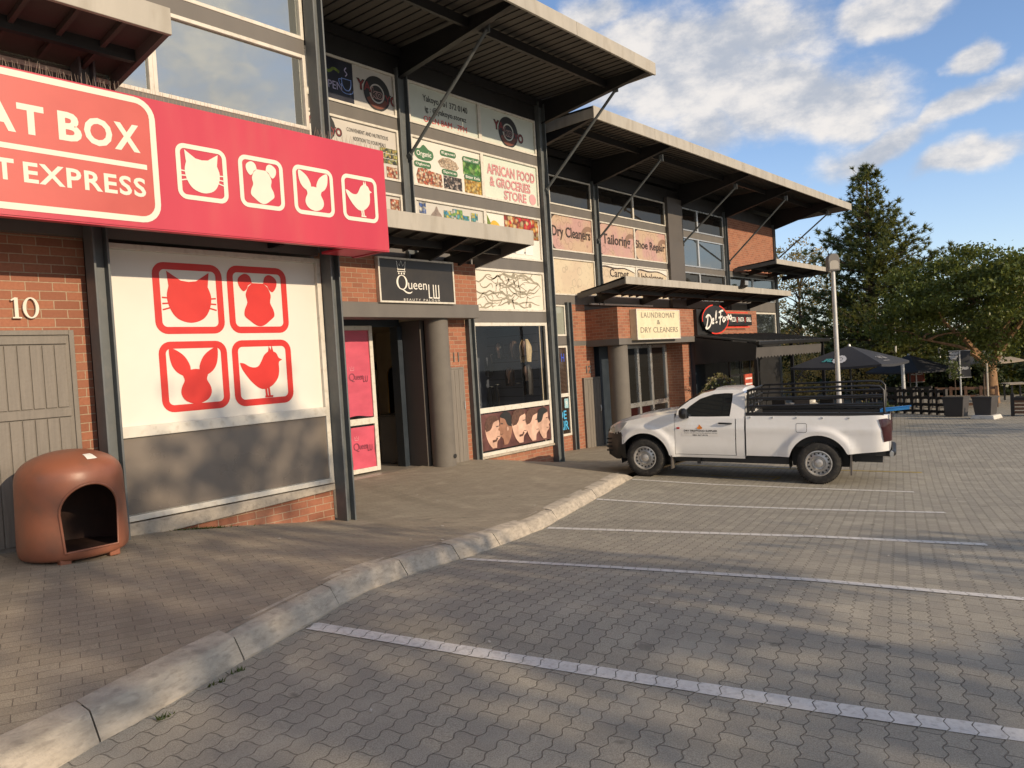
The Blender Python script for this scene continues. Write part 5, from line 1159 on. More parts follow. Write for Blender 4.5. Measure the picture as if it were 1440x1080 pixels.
m=MB(); m.hexa([(.47,-.12,.07),(.92,-.12,.11),(.92,.12,.11),(.47,.12,.07)],[(.47,-.12,.11),(.92,-.12,.15),(.92,.12,.15),(.47,.12,.11)]); m.build('board',M['blueboard'],B,local=True,bevel=.004)
m=MB(); m.hexa([(.5,-.09,.118),(.95,-.10,.155),(.95,.05,.155),(.5,.05,.118)],[(.5,-.09,.13),(.95,-.10,.168),(.95,.05,.168),(.5,.05,.13)]); m.build('board_edge',M['blueboard'],B,local=True)

# ------------------------------------------------------------------ the clay brown kennel
KX0,KY0=2.70,7.40; KZ0=walkz(KX0,KY0-.3)+.005
K=thing('dog_kennel','terracotta brown moulded dog kennel with domed roof and arched doorway by the grey door','kennel',(KX0,KY0,KZ0))
prof=[(0,.03),(.39,.03),(.42,.05),(.434,.10),(.436,.20),(.430,.45),(.425,.66),(.418,.73),(.40,.785),(.355,.84),(.285,.885),(.195,.918),(.10,.938),(0,.944)]
pr_=smooth_pts(prof[1:],4); pr_=[(max(0.0005,a),b) for a,b in pr_]
outer=MB(); outer.lathe([(.0005,.05)]+pr_,0,0,72); inn=[(max(.0005,a-.018),min(max(b,.07),.915)) for a,b in pr_][::-1]
o=outer.build('shell',M['terracotta'],None,smooth=50,local=True)
me=o.data; bm_=None
import bmesh
bm_=bmesh.new(); bm_.from_mesh(me); bmesh.ops.remove_doubles(bm_,verts=bm_.verts,dist=.0012); bmesh.ops.recalc_face_normals(bm_,faces=bm_.faces); bm_.to_mesh(me); bm_.free()
ar=[(-.215,.10)]+[(.0+.235*math.cos(R(180-a)),.43+.235*math.sin(R(180-a))) for a in range(0,181,10)]+[(.215,.10)]
cut=MB(); cut.prism(ar,lambda a,b,d:(a,d,b),-.8,-.12); cu_=cut.build('cutter',M['terracotta'],None,local=True)
bm_=bmesh.new(); bm_.from_mesh(cu_.data); bmesh.ops.recalc_face_normals(bm_,faces=bm_.faces); bm_.to_mesh(cu_.data); bm_.free()
ic=MB(); ic.lathe(inn+[(.0005,.07)],0,0,72); icu=ic.build('cutter',M['terracotta'],None,local=True)
bm_=bmesh.new(); bm_.from_mesh(icu.data); bmesh.ops.remove_doubles(bm_,verts=bm_.verts,dist=.0012); bmesh.ops.recalc_face_normals(bm_,faces=bm_.faces); bm_.to_mesh(icu.data); bm_.free()
bi=o.modifiers.new('i','BOOLEAN'); bi.object=icu; bi.operation='DIFFERENCE'; bi.solver='EXACT'
bo=o.modifiers.new('b','BOOLEAN'); bo.object=cu_; bo.operation='DIFFERENCE'; bo.solver='EXACT'
bpy.context.view_layer.update()
nm=bpy.data.meshes.new_from_object(o.evaluated_get(bpy.context.evaluated_depsgraph_get())); o.modifiers.clear(); o.data=nm; bpy.data.objects.remove(cu_); bpy.data.objects.remove(icu); o.parent=K; nm.polygons.foreach_set('use_smooth',[True]*len(nm.polygons)); nm.set_sharp_from_angle(angle=R(35))
# moulded rim round the doorway
m=MB(); rim=[(x,z) for x,z in ar]; rim.append(rim[0])
m.tube([(x,-math.sqrt(max(.0,(.4315)**2-x*x))-.006,z) for x,z in rim],.011,8); m.build('doorway_rim',M['terracotta'],K,smooth=60,local=True)
for x,y in ((-.2,-.3),(.2,-.3),(.0,.33),(.3,.1)): MB().box(x-.045,x+.045,y-.04,y+.04,-.01,.06).build('foot',M['terracotta'],K,local=True,bevel=.01)
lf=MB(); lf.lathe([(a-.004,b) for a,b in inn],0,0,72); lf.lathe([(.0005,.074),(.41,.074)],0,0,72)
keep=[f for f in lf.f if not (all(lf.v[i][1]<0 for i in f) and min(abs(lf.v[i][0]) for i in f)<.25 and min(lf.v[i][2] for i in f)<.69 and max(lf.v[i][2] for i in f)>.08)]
lf.f=keep; lf.m=[0]*len(keep); lf.build('inner_shade_lining',M['kennel_in'],K,local=True,smooth=60)  # dark lining added to paint the shaded inside of the kennel
m=MB(); f=lambda a,b:(a,-.18-b*.0-.0, 0)
def onk(a,t): # a = angle from the front, t = profile parameter
    r=interp(t,[0,1],[.25,.33]); z=interp(r,[.195,.285,.355,.40],[.918,.885,.84,.785])+.006; return (r*math.sin(a),-r*math.cos(a),z)
m.grid(lambda u,v:onk(.10+u*.28,v),lin(0,1,5),lin(0,1,4)); m.build('sticker',M['white'],K,local=True)
# ------------------------------------------------------------------ inside the beauty parlour
t=thing('standing_mirror','tall arched mirror in a thin gilt frame standing inside the beauty parlour','mirror',(14.1,15.8,-1.96))
ar=[(13.80,-1.93)]+[(14.12+.32*math.cos(R(180-a)),-.22+.32*math.sin(R(180-a))) for a in range(0,181,12)]+[(14.44,-1.93)]
MB().prism(ar,lambda a,b,d:(a,15.8+d,b),0,.02).build('mirror_glass',M['darkglass'],t); m=MB(); m.tube([(a,15.79,b) for a,b in ar]+[(13.80,15.79,-1.93)],.022,6); m.build('frame',M['gilt'],t)
t=thing('salon_chair','black swivel salon chair with chrome arms inside the beauty parlour','chair',(13.1,14.3,-1.96))
m=MB(); m.lathe([(0,0),(.28,.0),(.27,.03),(.05,.05),(.04,.40),(0,.40)],13.1,14.3,20,fn=lambda x,y,z:(x,y,z-1.96)); m.build('base',M['blackmetal'],t,smooth=40)
MB().box(12.84,13.36,14.04,14.56,-1.56,-1.44).build('seat',M['black'],t,bevel=.03); MB().box(13.30,13.40,14.06,14.54,-1.44,-.86).build('backrest',M['black'],t,bevel=.03)
for y in (14.0,14.6): m=MB(); m.tube([(13.35,y,-1.25),(13.15,y,-1.22),(12.9,y,-1.27),(12.87,y,-1.45)],.02,8); m.build('armrest',M['chrome'],t,smooth=50)
t=thing('reception_counter','dark grey counter just inside the beauty parlour doorway','counter',(10.75,12.1,-1.96))
MB().box(10.62,11.3,11.9,12.5,-1.96,-.98).build('cabinet',M['greydark'],t,bevel=.01); MB().box(10.59,11.33,11.87,12.53,-.979,-.94).build('worktop',M['black'],t,bevel=.005)
t=thing('wall_lamp','small black wall lamp inside the beauty parlour','lamp',(12.3,14.5,.2))
m=MB(); m.lathe([(.02,.22),(.05,.2),(.075,.05),(.07,.0)],12.35,14.6,14); m.tube([(12.35,14.6,.22),(12.35,14.6,1.0)],.008,5); m.build('lamp_shade',M['blackmetal'],t,smooth=40)
# wig heads on the slatted side wall of the display window
MB().box(14.44,14.5,11.12,15.5,-1.96,1.03).build('side_wall',M['slatwall'],Q)
m=MB()
for k in range(14): m.box(14.425,14.44,11.12,15.5,-1.9+k*.21,-1.885+k*.21)
m.build('wall_groove',M['black'],Q)
m=MB(); m.box(11.95,14.42,11.13,11.55,-1.5,-1.46); m.build('display_ledge',M['greydark'],Q)
def wig(y,ztop,L,hair,face,label,wide=.115,flat=False):
    r=thing('wig_head',label,'wig',(14.2,y,ztop-.3),R(-15+40*((int(y*37))%3)/2),'wigs in the beauty parlour window')
    m=MB(); m.lathe([(0,-.09),(.055,-.09),(.05,.0),(.06,.04),(.08,.09),(.088,.15),(.08,.21),(.055,.26),(.0,.28)],0,0,16); m.add([(-.10,-.02,.11),(-.075,-.03,.15),(-.075,.03,.15),(-.075,0,.085)],[(0,1,2),(0,2,3),(0,3,1)]); m.build('head',M[face],r,smooth=60,local=True)
    m=MB(); g=random.Random(int(y*100)); n=26
    vs=[]
    for i in range(n):
        a=R(-138+276*i/(n-1)); 
        for j,(rr,z) in enumerate(((.0,.30),(.07,.29),(.105,.22),(wide,.12),(wide*1.04,0),(wide*1.0,-L*.5),(wide*.92,-L))):
            q=1+g.uniform(-.10,.10)*(j>1); vs.append((rr*q*math.cos(a),rr*q*math.sin(a),z+g.uniform(-.02,.02)*(j>3)))
    m.add(vs,[(i*7+j,(i+1)*7+j,(i+1)*7+j+1,i*7+j+1) for i in range(n-1) for j in range(6)]); m.build('wig',M[hair],r,smooth=50,local=True)
    MB().box(-.08,.30,-.06,.06,-.115,-.092).build('shelf',M['blackmetal'],r,local=True)
wig(12.12,.50,.12,'hairblack','skinB','dark wig on a mannequin head, left end of the upper shelf in the window')
wig(11.68,.50,.14,'hairbrown','skinA','dark brown wig on a mannequin head beside the blonde wig')
wig(11.31,.52,.24,'hairblond','skinA','long straight blonde wig in the beauty parlour window',.135)
wig(11.84,-.12,.16,'hairbrown','skinB','short dark wig on a mannequin head on the lower shelf of the window')
wig(11.30,-.08,.42,'hairblack','skinA','long black wig with a pale face on the lower shelf of the window',.12)
for k,(y,zz) in enumerate(((13.2,.2),(13.0,.2),(12.75,.2),(12.55,.2),(12.9,-.55),(12.6,-.6),(12.4,-.55))):
    r=thing('hair_bundle','dark hanging bundle of hair on the back of the slatted wall','hair bundle',(14.32,y,zz-.4),0,'hair bundles on the slatted wall')
    m=MB(); m.lathe([(0,.42),(.03,.41),(.05,.3),(.075,.1),(.06,-.1),(.03,-.16),(0,-.17)],0,0,10); m.build('hair',M['hairblack'],r,smooth=60,local=True); MB().box(-.02,.12,-.01,.01,.40,.42).build('hook',M['silver'],r,local=True)
t=thing('foil_balloon','crumpled silver foil balloon lying on the window ledge','balloon',(13.6,11.3,-1.46))
g=random.Random(3); m=MB(); m.lathe([(0,-.12),(.16,-.11),(.26,-.05),(.29,.03),(.24,.12),(.12,.18),(0,.20)],0,0,26,fn=lambda x,y,z:(x*(1+g.uniform(-.06,.06)),y*.6*(1+g.uniform(-.06,.06)),z+.13+g.uniform(-.012,.012))); m.build('foil',M['chrome'],t,smooth=25,local=True)

# ------------------------------------------------------------------ street furniture
lz=lotz(19.76,5.93)
t=thing('lamp_post','grey steel lamp post with a box lantern standing behind the truck','lamp post',(19.76,5.93,lz))
m=MB(); m.tube([(0,0,0),(0,0,.6),(0,0,.62),(0,0,2.15-lz-.35)],[.085,.085,.062,.050],20); m.build('pole',M['galv'],t,smooth=40,local=True)
m=MB(); zt=2.17-lz; q=[(-.135,-.42),(.135,-.42),(.14,-.14),(.115,-.05),(.055,0),(-.055,0),(-.115,-.05),(-.14,-.14)]; a0=R(-52)
m.prism([(a,zt+b) for a,b in q],lambda a,b,d:(a*math.cos(a0)-d*math.sin(a0),a*math.sin(a0)+d*math.cos(a0),b),-.10,.10); m.build('lantern',M['lantern'],t,local=True,bevel=.015)
m=MB(); m.prism([(a*.8,zt-.42+(b+.42)*.5+.04) for a,b in q],lambda a,b,d:(a*math.cos(a0)-d*math.sin(a0),a*math.sin(a0)+d*math.cos(a0),b),-.108,-.098); m.build('lens',M['fascia'],t,local=True)
def street_light(x,y,zb,zt,label,arm):
    t=thing('street_light',label,'street light',(x,y,zb)); m=MB(); m.tube([(0,0,0),(0,0,zt-zb)],[.085,.065],10); m.build('pole',M['galv'],t,smooth=40,local=True)
    if arm: m=MB(); m.tube([(0,0,zt-zb),(-.15,.25,zt-zb+.18),(-.7,1.0,zt-zb+.55)],.045,8); m.build('arm',M['galv'],t,smooth=40,local=True); MB().hexa([(-.75,.9,zt-zb+.48),(-.55,.8,zt-zb+.46),(-.95,1.35,zt-zb+.60),(-1.15,1.25,zt-zb+.62)],[(-.75,.9,zt-zb+.58),(-.55,.8,zt-zb+.56),(-.95,1.35,zt-zb+.68),(-1.15,1.25,zt-zb+.70)]).build('lamp_head',M['lantern'],t,local=True)
street_light(44,10.25,-3.05,.95,'slim pale street light with a leaning arm between the umbrellas and the pine',True)
street_light(44.5,8.3,-3.05,-.6,'short grey post standing in front of the trees beside the brown banner',False)
street_light(33.9,7.65,-2.9,-1.0,'thin white post leaning slightly by the dark slatted fence',False)
# sun umbrellas
def umbrella(cx,cy,zg,zr,za,half,rot,cloth,label,marks=False):
    t=thing('sun_umbrella',label,'umbrella',(cx,cy,zg),0,None)
    cs=[(half*math.cos(rot+k*math.pi/2),half*math.sin(rot+k*math.pi/2)) for k in range(4)]; m=MB(); h0=zr-zg; h1=za-zg
    for k in range(4):
        a,b=cs[k],cs[(k+1)%4]
        def pt(u,v):     # u along the edge, v from rim to top
            x=(a[0]+(b[0]-a[0])*u)*(1-v); y=(a[1]+(b[1]-a[1])*u)*(1-v); sag=-.10*half*math.sin(math.pi*u)*(1-v)**2*.25
            return (x,y,h0+(h1-h0)*(v**.93)+sag)
        m.grid(pt,lin(0,1,9),lin(0,.985,9)); m.grid(lambda u,v:(lambda p:(p[0],p[1],p[2]-.07*v))(pt(u,0)),lin(0,1,9),[0,1])
    c=m.build('canopy',cloth,t,smooth=30,local=True)
    m=MB(); m.lathe([(0,h1+.06),(.04,h1+.04),(.05,h1-.02)],0,0,10); m.build('finial',M['galv'],t,local=True)
    m=MB(); m.tube([(0,0,0),(0,0,h1)],.035,10); m.build('pole',M['blackmetal'],t,local=True,smooth=40)
    m=MB(); m.box(-.4,.4,-.4,.4,0,.09); m.build('base',M['concrete'],t,local=True,bevel=.02)
    m=MB()
    for k in range(8):
        q=rot+k*math.pi/4; L=half*(1 if k%2==0 else .70)*.97; m.tube([(.03,0,h1-.10),(L*math.cos(q),L*math.sin(q),h0-.02)],.012,4)
    m.build('ribs',M['blackmetal'],t,local=True)
    if marks:
        def face(k):
            a,b=cs[k],cs[(k+1)%4]; n=Vector((a[0]+b[0],a[1]+b[1],0)).normalized()
            def g(u,v):
                return ((a[0]+(b[0]-a[0])*u)*(1-v)+n.x*.012,(a[1]+(b[1]-a[1])*u)*(1-v)+n.y*.012,h0+(h1-h0)*(v**.93)+.02-.10*half*math.sin(math.pi*u)*(1-v)**2*.25)
            return g
        return t,c,face
    return t
RU=math.atan2(-7.3,-25.6)+R(26)
t,c,face=umbrella(25.6,7.3,lotz(25.6,7.3),-.72,-.14,1.92,RU,M['navycloth'],'large charcoal umbrella with white flower emblem, nearest the lamp post',True)
g0=face(3); m=MB(); g=random.Random(2)
for k in range(12):
    a=2*math.pi*k/12; u,v=.52+.075*math.cos(a),.30+.13*math.sin(a); m.add([g0(u+.035*math.cos(b),v+.055*math.sin(b)) for b in lin(0,5.3,6)],[tuple(range(6))])
m.add([g0(.52+.04*math.cos(b),.30+.07*math.sin(b)) for b in lin(0,5.5,8)],[tuple(range(8))]); m.build('emblem',M['palecloth'],c,local=True)
m=MB()
text_to(m,'LIFE',.28,.44,.20,.34,lambda a,b:g0(.72-a+ .0,b),offset=.05); 
m.v=[v for v in m.v]; m.build('lettering',M['teal'],c,local=True)
g1=face(0); m=MB()
for pts in ([(.60,.40),(.57,.22),(.53,.30),(.50,.22),(.46,.40)],[(.44,.25),(.40,.33),(.37,.24),(.33,.33),(.30,.25),(.26,.33),(.20,.30)],[(.5,.14),(.25,.14)]): ribbon(m,smooth_pts(pts,5),.014,g1)
m.build('lettering',M['greycloth'],c,local=True)
umbrella(36.6,8.0,-2.9,-1.40,-.74,1.75,.4,M['navycloth'],'dark umbrella in the shade behind the large charcoal one, left of the brown banner')
umbrella(43.0,6.1,-3.0,-1.36,-.86,1.6,.2,M['beigecloth'],'beige umbrella behind the forked tree trunk')
umbrella(46.5,3.2,-3.05,-1.5,-.8,1.7,.5,M['navycloth'],'black umbrella at the right edge behind the tree')
# planters by the road
def planter(cx,cy,z,w,h,label,rot,patch):
    t=thing('planter',label,'planter',(cx,cy,z),rot)
    a,b=w*.40,w*.5; m=MB(); m.hexa([(-a,-a,0),(a,-a,0),(a,a,0),(-a,a,0)],[(-b,-b,h),(b,-b,h),(b,b,h),(-b,b,h)]); m.hexa([(-b-.02,-b-.02,h),(b+.02,-b-.02,h),(b+.02,b+.02,h),(-b-.02,b+.02,h)],[(-b-.02,-b-.02,h+.05),(b+.02,-b-.02,h+.05),(b+.02,b+.02,h+.05),(-b-.02,b+.02,h+.05)]); m.build('box',M['planter'],t,local=True,bevel=.008)
    MB().box(-b+.03,b-.03,-b+.03,b-.03,h+.052,h+.06).build('soil',M['earth'],t,local=True)
    if patch:
        m=MB(); m.add([(-a-.012,-.36*w,h*.48),(-a-.05,-.40*w,h*.92),(-a-.05,.42*w,h*.92),(-a-.03,.1*w,h*.6)],[(0,1,2,3)]); m.build('emblem',M['greycloth'],t,local=True)
    return t
def leaves(m,c,rad,n,size,g,elong=1.0,shell=.35,clumps=None,cr=.5,flat=.7):
    """leaf quads scattered in clumps through an ellipsoid"""
    cl=[]
    for _ in range(clumps or max(6,n//70)):
        while True:
            p=Vector((g.uniform(-1,1),g.uniform(-1,1),g.uniform(-1,1)))
            if shell<p.length<1: break
        cl.append(p)
    vs=[];fs=[]
    for i in range(n):
        p=cl[g.randrange(len(cl))]; d=Vector((g.gauss(0,1),g.gauss(0,1),g.gauss(0,flat)))*cr*.5
        q=Vector((c[0]+p.x*rad[0]+d.x,c[1]+p.y*rad[1]+d.y,c[2]+p.z*rad[2]+d.z))
        a=Vector((g.gauss(0,1),g.gauss(0,1),g.gauss(0,1)-.2)).normalized(); b=a.orthogonal().normalized(); b=(b*math.cos(1.3*i)+a.cross(b)*math.sin(1.3*i))
        s=size*g.uniform(.6,1.3); a=a*s*elong; b=b*s*.55
        k=len(vs); vs+=[q-a*.5,q+b*.5-a*.05,q+a*.5,q-b*.5-a*.05]; fs.append((k,k+1,k+2,k+3))
    m.add(vs,fs); return cl
def branches(m,base,c,rad,cl,g,n,r0,forked=False):
    b0=Vector(base); ctr=Vector(c); topz=b0+(ctr-b0)*1.25 if not forked else None; limbs=[]
    if not forked: m.tube([b0,b0+(topz-b0)*.5+Vector((.08,.05,0)),topz],[r0*1.3,r0*.9,r0*.2],6,caps=False)
    for i,p in enumerate(cl[:n]):
        e=Vector((c[0]+p.x*rad[0]*.92,c[1]+p.y*rad[1]*.92,c[2]+p.z*rad[2]*.92))
        if forked and i<7: b=b0; w=1.0
        elif forked: l=min(limbs,key=lambda q:(q[1]-e).length); b=l[0]+(l[1]-l[0])*g.uniform(.35,.8); w=.4
        else: b=b0+(topz-b0)*min(.9,max(.0,(e.z-b0.z)/max(.5,topz.z-b0.z)-g.uniform(.15,.45))); w=.6
        L=(e-b).length; mid=b+(e-b)*.5+Vector((g.uniform(-.12,.12),g.uniform(-.12,.12),.06))*L
        if forked and i<7: limbs.append((mid,e))
        m.tube([b,b+(mid-b)*.5+Vector((0,0,.03*L)),mid,e],[r0*w,r0*.7*w,r0*.45*w,r0*.1*w],5,caps=False)
p1=planter(30.0,5.15,lotz(30,5.15)-.0,.66,.64,'dark tapered planter with a pale emblem, left of the gap by the road',R(-8),True)
p2=planter(28.7,4.10,-2.62,.58,.54,'dark tapered planter on a white concrete block, right of the gap by the road',R(-12),False)
t=thing('concrete_block','white painted concrete block under the dark planter','block',(28.68,4.08,lotz(28.5,4)),R(-12)); m=MB(); m.hexa([(-.36,-.36,0),(.36,-.36,0),(.36,.36,0),(-.36,.36,0)],[(-.31,-.31,-2.62-lotz(28.5,4)),(.31,-.31,-2.62-lotz(28.5,4)),(.31,.31,-2.62-lotz(28.5,4)),(-.31,.31,-2.62-lotz(28.5,4))]); m.build('block',M['whiteblock'],t,local=True,bevel=.02)
def small_plant(parent_xyz,hs,cr,n,label,name,mt,stem,g,size=.07):
    t=thing(name,label,'plant',parent_xyz); m=MB(); m.tube([(0,0,0),(.02,0,hs*.5),(0,0,hs)],[stem,stem*.9,stem*.6],6); m.build('stem',M['bark'],t,local=True)
    m=MB(); leaves(m,(0,0,hs+cr*.6),(cr,cr,cr*.9),n,size,g,shell=.1,cr=cr*.5); m.build('leaves',mt,t,local=True)
g=random.Random(11)
small_plant((30.0,5.15,lotz(30,5.15)+.70),.62,.36,520,'small loose bush growing in the planter with the pale emblem','bush',M['leafmid'],.02,g)
small_plant((28.75,4.12,-2.02),.80,.40,620,'clipped dark bush on a bare stem in the planter on the white block','bush',M['leafdark'],.028,g)
t=thing('stake','pale wooden stake standing in the planter on the white block','stake',(28.6,4.0,-2.02)); MB().tube([(0,0,0),(.02,0,1.05)],.028,6).build('stick',M['palewood'],t,local=True)
# dark slatted barriers round the patio
def barrier(x0,y0,x1,y1,h,label,mt,rails=4,n=3,group=None):
    z0=lotz(x0,y0); z1=lotz(x1,y1); t=thing('slat_fence',label,'fence',(x0,y0,z0),0,group); d=Vector((x1-x0,y1-y0,0)); L=d.length; d/=L; q=Vector((-d.y,d.x,0))
    for k in range(n+1):
        u=L*k/n; c=d*u; m=MB(); b=[c-d*.05-q*.05,c+d*.05-q*.05,c+d*.05+q*.05,c-d*.05+q*.05]; zz=(z1-z0)*k/n; m.hexa([(v.x,v.y,zz-.1) for v in b],[(v.x,v.y,zz+h+.08) for v in b]); m.build('post',mt,t,local=True)
    for k in range(rails):
        zz=.12+(h-.12)*k/(rails-1); m=MB(); a,b=-q*.02,q*.02; e=d*L
        m.hexa([(a.x,a.y,zz-.05),(e.x+a.x,e.y+a.y,zz-.05+z1-z0),(e.x+b.x,e.y+b.y,zz-.05+z1-z0),(b.x,b.y,zz-.05)],[(a.x,a.y,zz+.05),(e.x+a.x,e.y+a.y,zz+.05+z1-z0),(e.x+b.x,e.y+b.y,zz+.05+z1-z0),(b.x,b.y,zz+.05)]); m.build('rail',mt,t,local=True)
    return t
barrier(31.9,8.6,31.6,7.4,.85,'dark slatted patio fence panel nearest the restaurant, behind the blue board',M['blackwood'])
barrier(31.6,7.38,31.1,6.45,.85,'dark slatted patio fence panel in the middle of the run by the road',M['blackwood'])
barrier(31.1,6.43,30.5,5.55,.85,'dark slatted patio fence panel ending at the planter with the pale emblem',M['blackwood'])
barrier(34.5,6.6,34.9,4.6,.75,'low brown wooden rail fence further back beside the forked tree',M['brownwood'],3,4)
barrier(35.5,9.3,34.5,6.8,.8,'dark rail fence further back behind the near slatted panels',M['blackwood'],3,4)
t=thing('planter_box','long slatted wooden planter box with black posts and grasses, cut by the right edge','planter',(29.9,2.9,lotz(29.9,2.9)))
m=MB()
for k in range(4): m.box(-.03,.02,-1.6,.55,.08+k*.12,.165+k*.12)
m.build('slats',M['brownwood'],t,local=True)
m=MB(); m.box(-.06,.6,-1.6,.55,.52,.62); m.build('rim',M['blackwood'],t,local=True)
for y in (.55,-.5,-1.55): m=MB(); m.box(-.07,.05,y,y+.1,0,.75); m.build('post',M['blackwood'],t,local=True)
m=MB(); leaves(m,(.25,-.5,.66),(.3,1.0,.12),700,.11,g,elong=1.4,shell=0,cr=.2); m.build('plants',M['leafmid'],t,local=True)
# banners
def banner(x,y,w,h,zb,zg,cloth,label,marks,name='banner'):
    t=thing(name,label,'banner',(x,y,zg)); a=R(-64); f=lambda u,v,d=0:(u*math.cos(a)+.05*math.sin(v*5)*0-d*math.sin(a)*-1,u*math.sin(a)-d*math.cos(a)*-1,v)
    m=MB(); m.grid(lambda u,v:f(u,v,.03*math.sin(u*7+v*3)),lin(-w/2,w/2,9),lin(zb-zg,zb-zg+h,9)); c=m.build('cloth',cloth,t,smooth=60,local=True)
    m=MB(); m.tube([(0,0,0),(0,0,zb-zg+h)],.03,8); m.tube([f(-w/2,zb-zg+h),f(w/2,zb-zg+h)],.018,6); m.tube([f(-w/2,zb-zg),f(w/2,zb-zg)],.014,6); m.build('pole',M['galv'],t,local=True)
    m=MB()
    for u0,u1,v,wd in marks: ribbon(m,[(u0+(u1-u0)*i/8,zb-zg+v+.015*math.sin(i*2)) for i in range(9)],wd,lambda p,q:tuple(np.array(f(p,q,.03*math.sin(p*7+q*3)))+np.array((-.02,-.012,0))))
    m.build('lettering',M['greycloth'],c,local=True)
banner(37.6,7.96,.66,.72,-1.98,-2.95,M['redcloth'],'brown red banner with pale lettering beyond the slatted fence',((-.25,.25,.55,.05),(-.25,.1,.44,.04),(-.2,.26,.34,.05)))
banner(34.3,5.7,.78,1.05,-1.68,-2.88,M['blackcloth'],'black and white printed banner on a pole between the pine and the forked tree',((-.36,-.05,.95,.10),(-.36,-.1,.80,.14),(-.36,-.22,.6,.12),(-.1,.3,.36,.10)))
# menu board in front of the restaurant
t=thing('menu_board','lit looking red and white menu board on a stand in front of the dark restaurant','menu board',(21.6,9.0,-2.55))
MB().box(-.27,.27,-.02,.02,1.05,1.78).build('board',M['redboard'],t,local=True); m=MB()
for x in (-.22,.22): m.box(x-.02,x+.02,-.02,.02,0,1.05)
m.build('stand',M['blackmetal'],t,local=True)
m=MB(); g2=random.Random(4)
for z in (1.66,1.50,1.40,1.30): 
    x=-.22
    while x<.2: w_=g2.uniform(.03,.09); m.box(x,min(.23,x+w_),-.024,-.021,z-.03,z+.02); x+=w_+.02
m.build('lettering',M['white'],t,local=True)
# patio tables and chairs seen through the truck's cage
def table(x,y,z,label,mt):
    t=thing('patio_table',label,'table',(x,y,z),.4); MB().box(-.6,.6,-.4,.4,.71,.75).build('tabletop',mt,t,local=True,bevel=.005)
    for a,b in ((-.5,-.3),(.5,-.3),(-.5,.3),(.5,.3)): MB().box(a-.03,a+.03,b-.03,b+.03,0,.71).build('leg',M['blackmetal'],t,local=True)
def chair(x,y,z,r,label):
    t=thing('patio_chair',label,'chair',(x,y,z),r,'dark chairs on the restaurant patio'); MB().box(-.22,.22,-.22,.22,.43,.47).build('seat',M['blackwood'],t,local=True); MB().box(.20,.24,-.22,.22,.47,.92).build('backrest',M['blackwood'],t,local=True)
    for a,b in ((-.2,-.2),(.2,-.2),(-.2,.2),(.2,.2)): MB().box(a-.02,a+.02,b-.02,b+.02,0,.43).build('leg',M['blackwood'],t,local=True)
    return t
pz=lambda x,y:lotz(x,y)
table(22.6,8.5,pz(22.6,8.5),'orange brown wooden patio table seen through the cage beside the restaurant post',M['orangewood'])
table(25.0,8.6,pz(25,8.6),'patio table with a pale cloth under the large charcoal umbrella',M['palecloth2'])
table(38.9,4.4,-2.95,'grey picnic table at the right edge beyond the planter box',M['concrete'])
for k,(x,y,r,l) in enumerate(((21.8,8.9,3.3,'dark chair left of the orange brown table'),(23.3,8.1,.2,'dark chair right of the orange brown table'),(24.2,9.0,3.0,'dark chair left of the cloth covered table'),(25.8,8.2,0,'dark chair right of the cloth covered table'),(25.1,7.7,4.7,'dark chair on the road side of the cloth covered table'))): chair(x,y,pz(x,y),r,l)
t=thing('paper_cups','white crockery and napkins on the cloth covered patio table','crockery',(25.0,8.6,pz(25,8.6)+.75))
m=MB(); 
for x,y,s in ((-.3,-.1,.12),(.1,.1,.16),(.35,-.15,.10)): m.lathe([(0,0),(s,.0),(s*1.1,s*.7),(s*.6,s),(0,s*1.1)],x,y,10)
m.build('crockery',M['white'],t,local=True,smooth=50)
t=thing('potted_plant','low leafy pot plant at the patio edge seen through the truck cage','plant',(24.2,6.2,lotz(24.2,6.2)))
m=MB(); m.lathe([(0,0),(.2,0),(.26,.4),(0,.4)],0,0,14); m.build('pot',M['planter'],t,local=True); m=MB(); leaves(m,(0,0,.62),(.45,.45,.25),420,.10,g,shell=0,cr=.25); m.build('leaves',M['leafmid'],t,local=True)
t=thing('potted_plant','dark bushy pot plant in the shade in front of the restaurant wall','plant',(21.9,10.0,-2.55)); m=MB(); m.lathe([(0,0),(.22,0),(.28,.5),(0,.5)],0,0,14); m.build('pot',M['black'],t,local=True); m=MB(); leaves(m,(0,0,.95),(.6,.6,.5),700,.11,g,shell=0,cr=.35); m.build('leaves',M['leafdark'],t,local=True)
t=thing('garland','wire arch wound with small leaves in the dark restaurant front','garland',(22.45,10.3,-2.6)); m=MB(); pts=[(-1.2+2.4*i/14,0,1.30+.50*math.sin(math.pi*i/14)) for i in range(15)]; m.tube([(-1.2,0,0)]+pts+[(1.2,0,0)],.012,5); m.build('wire',M['bark'],t,local=True)
m=MB()
for p in pts: leaves(m,p,(.07,.07,.07),22,.07,g,shell=0,clumps=3,cr=.08)
m.build('leaves',M['leafpale'],t,local=True)
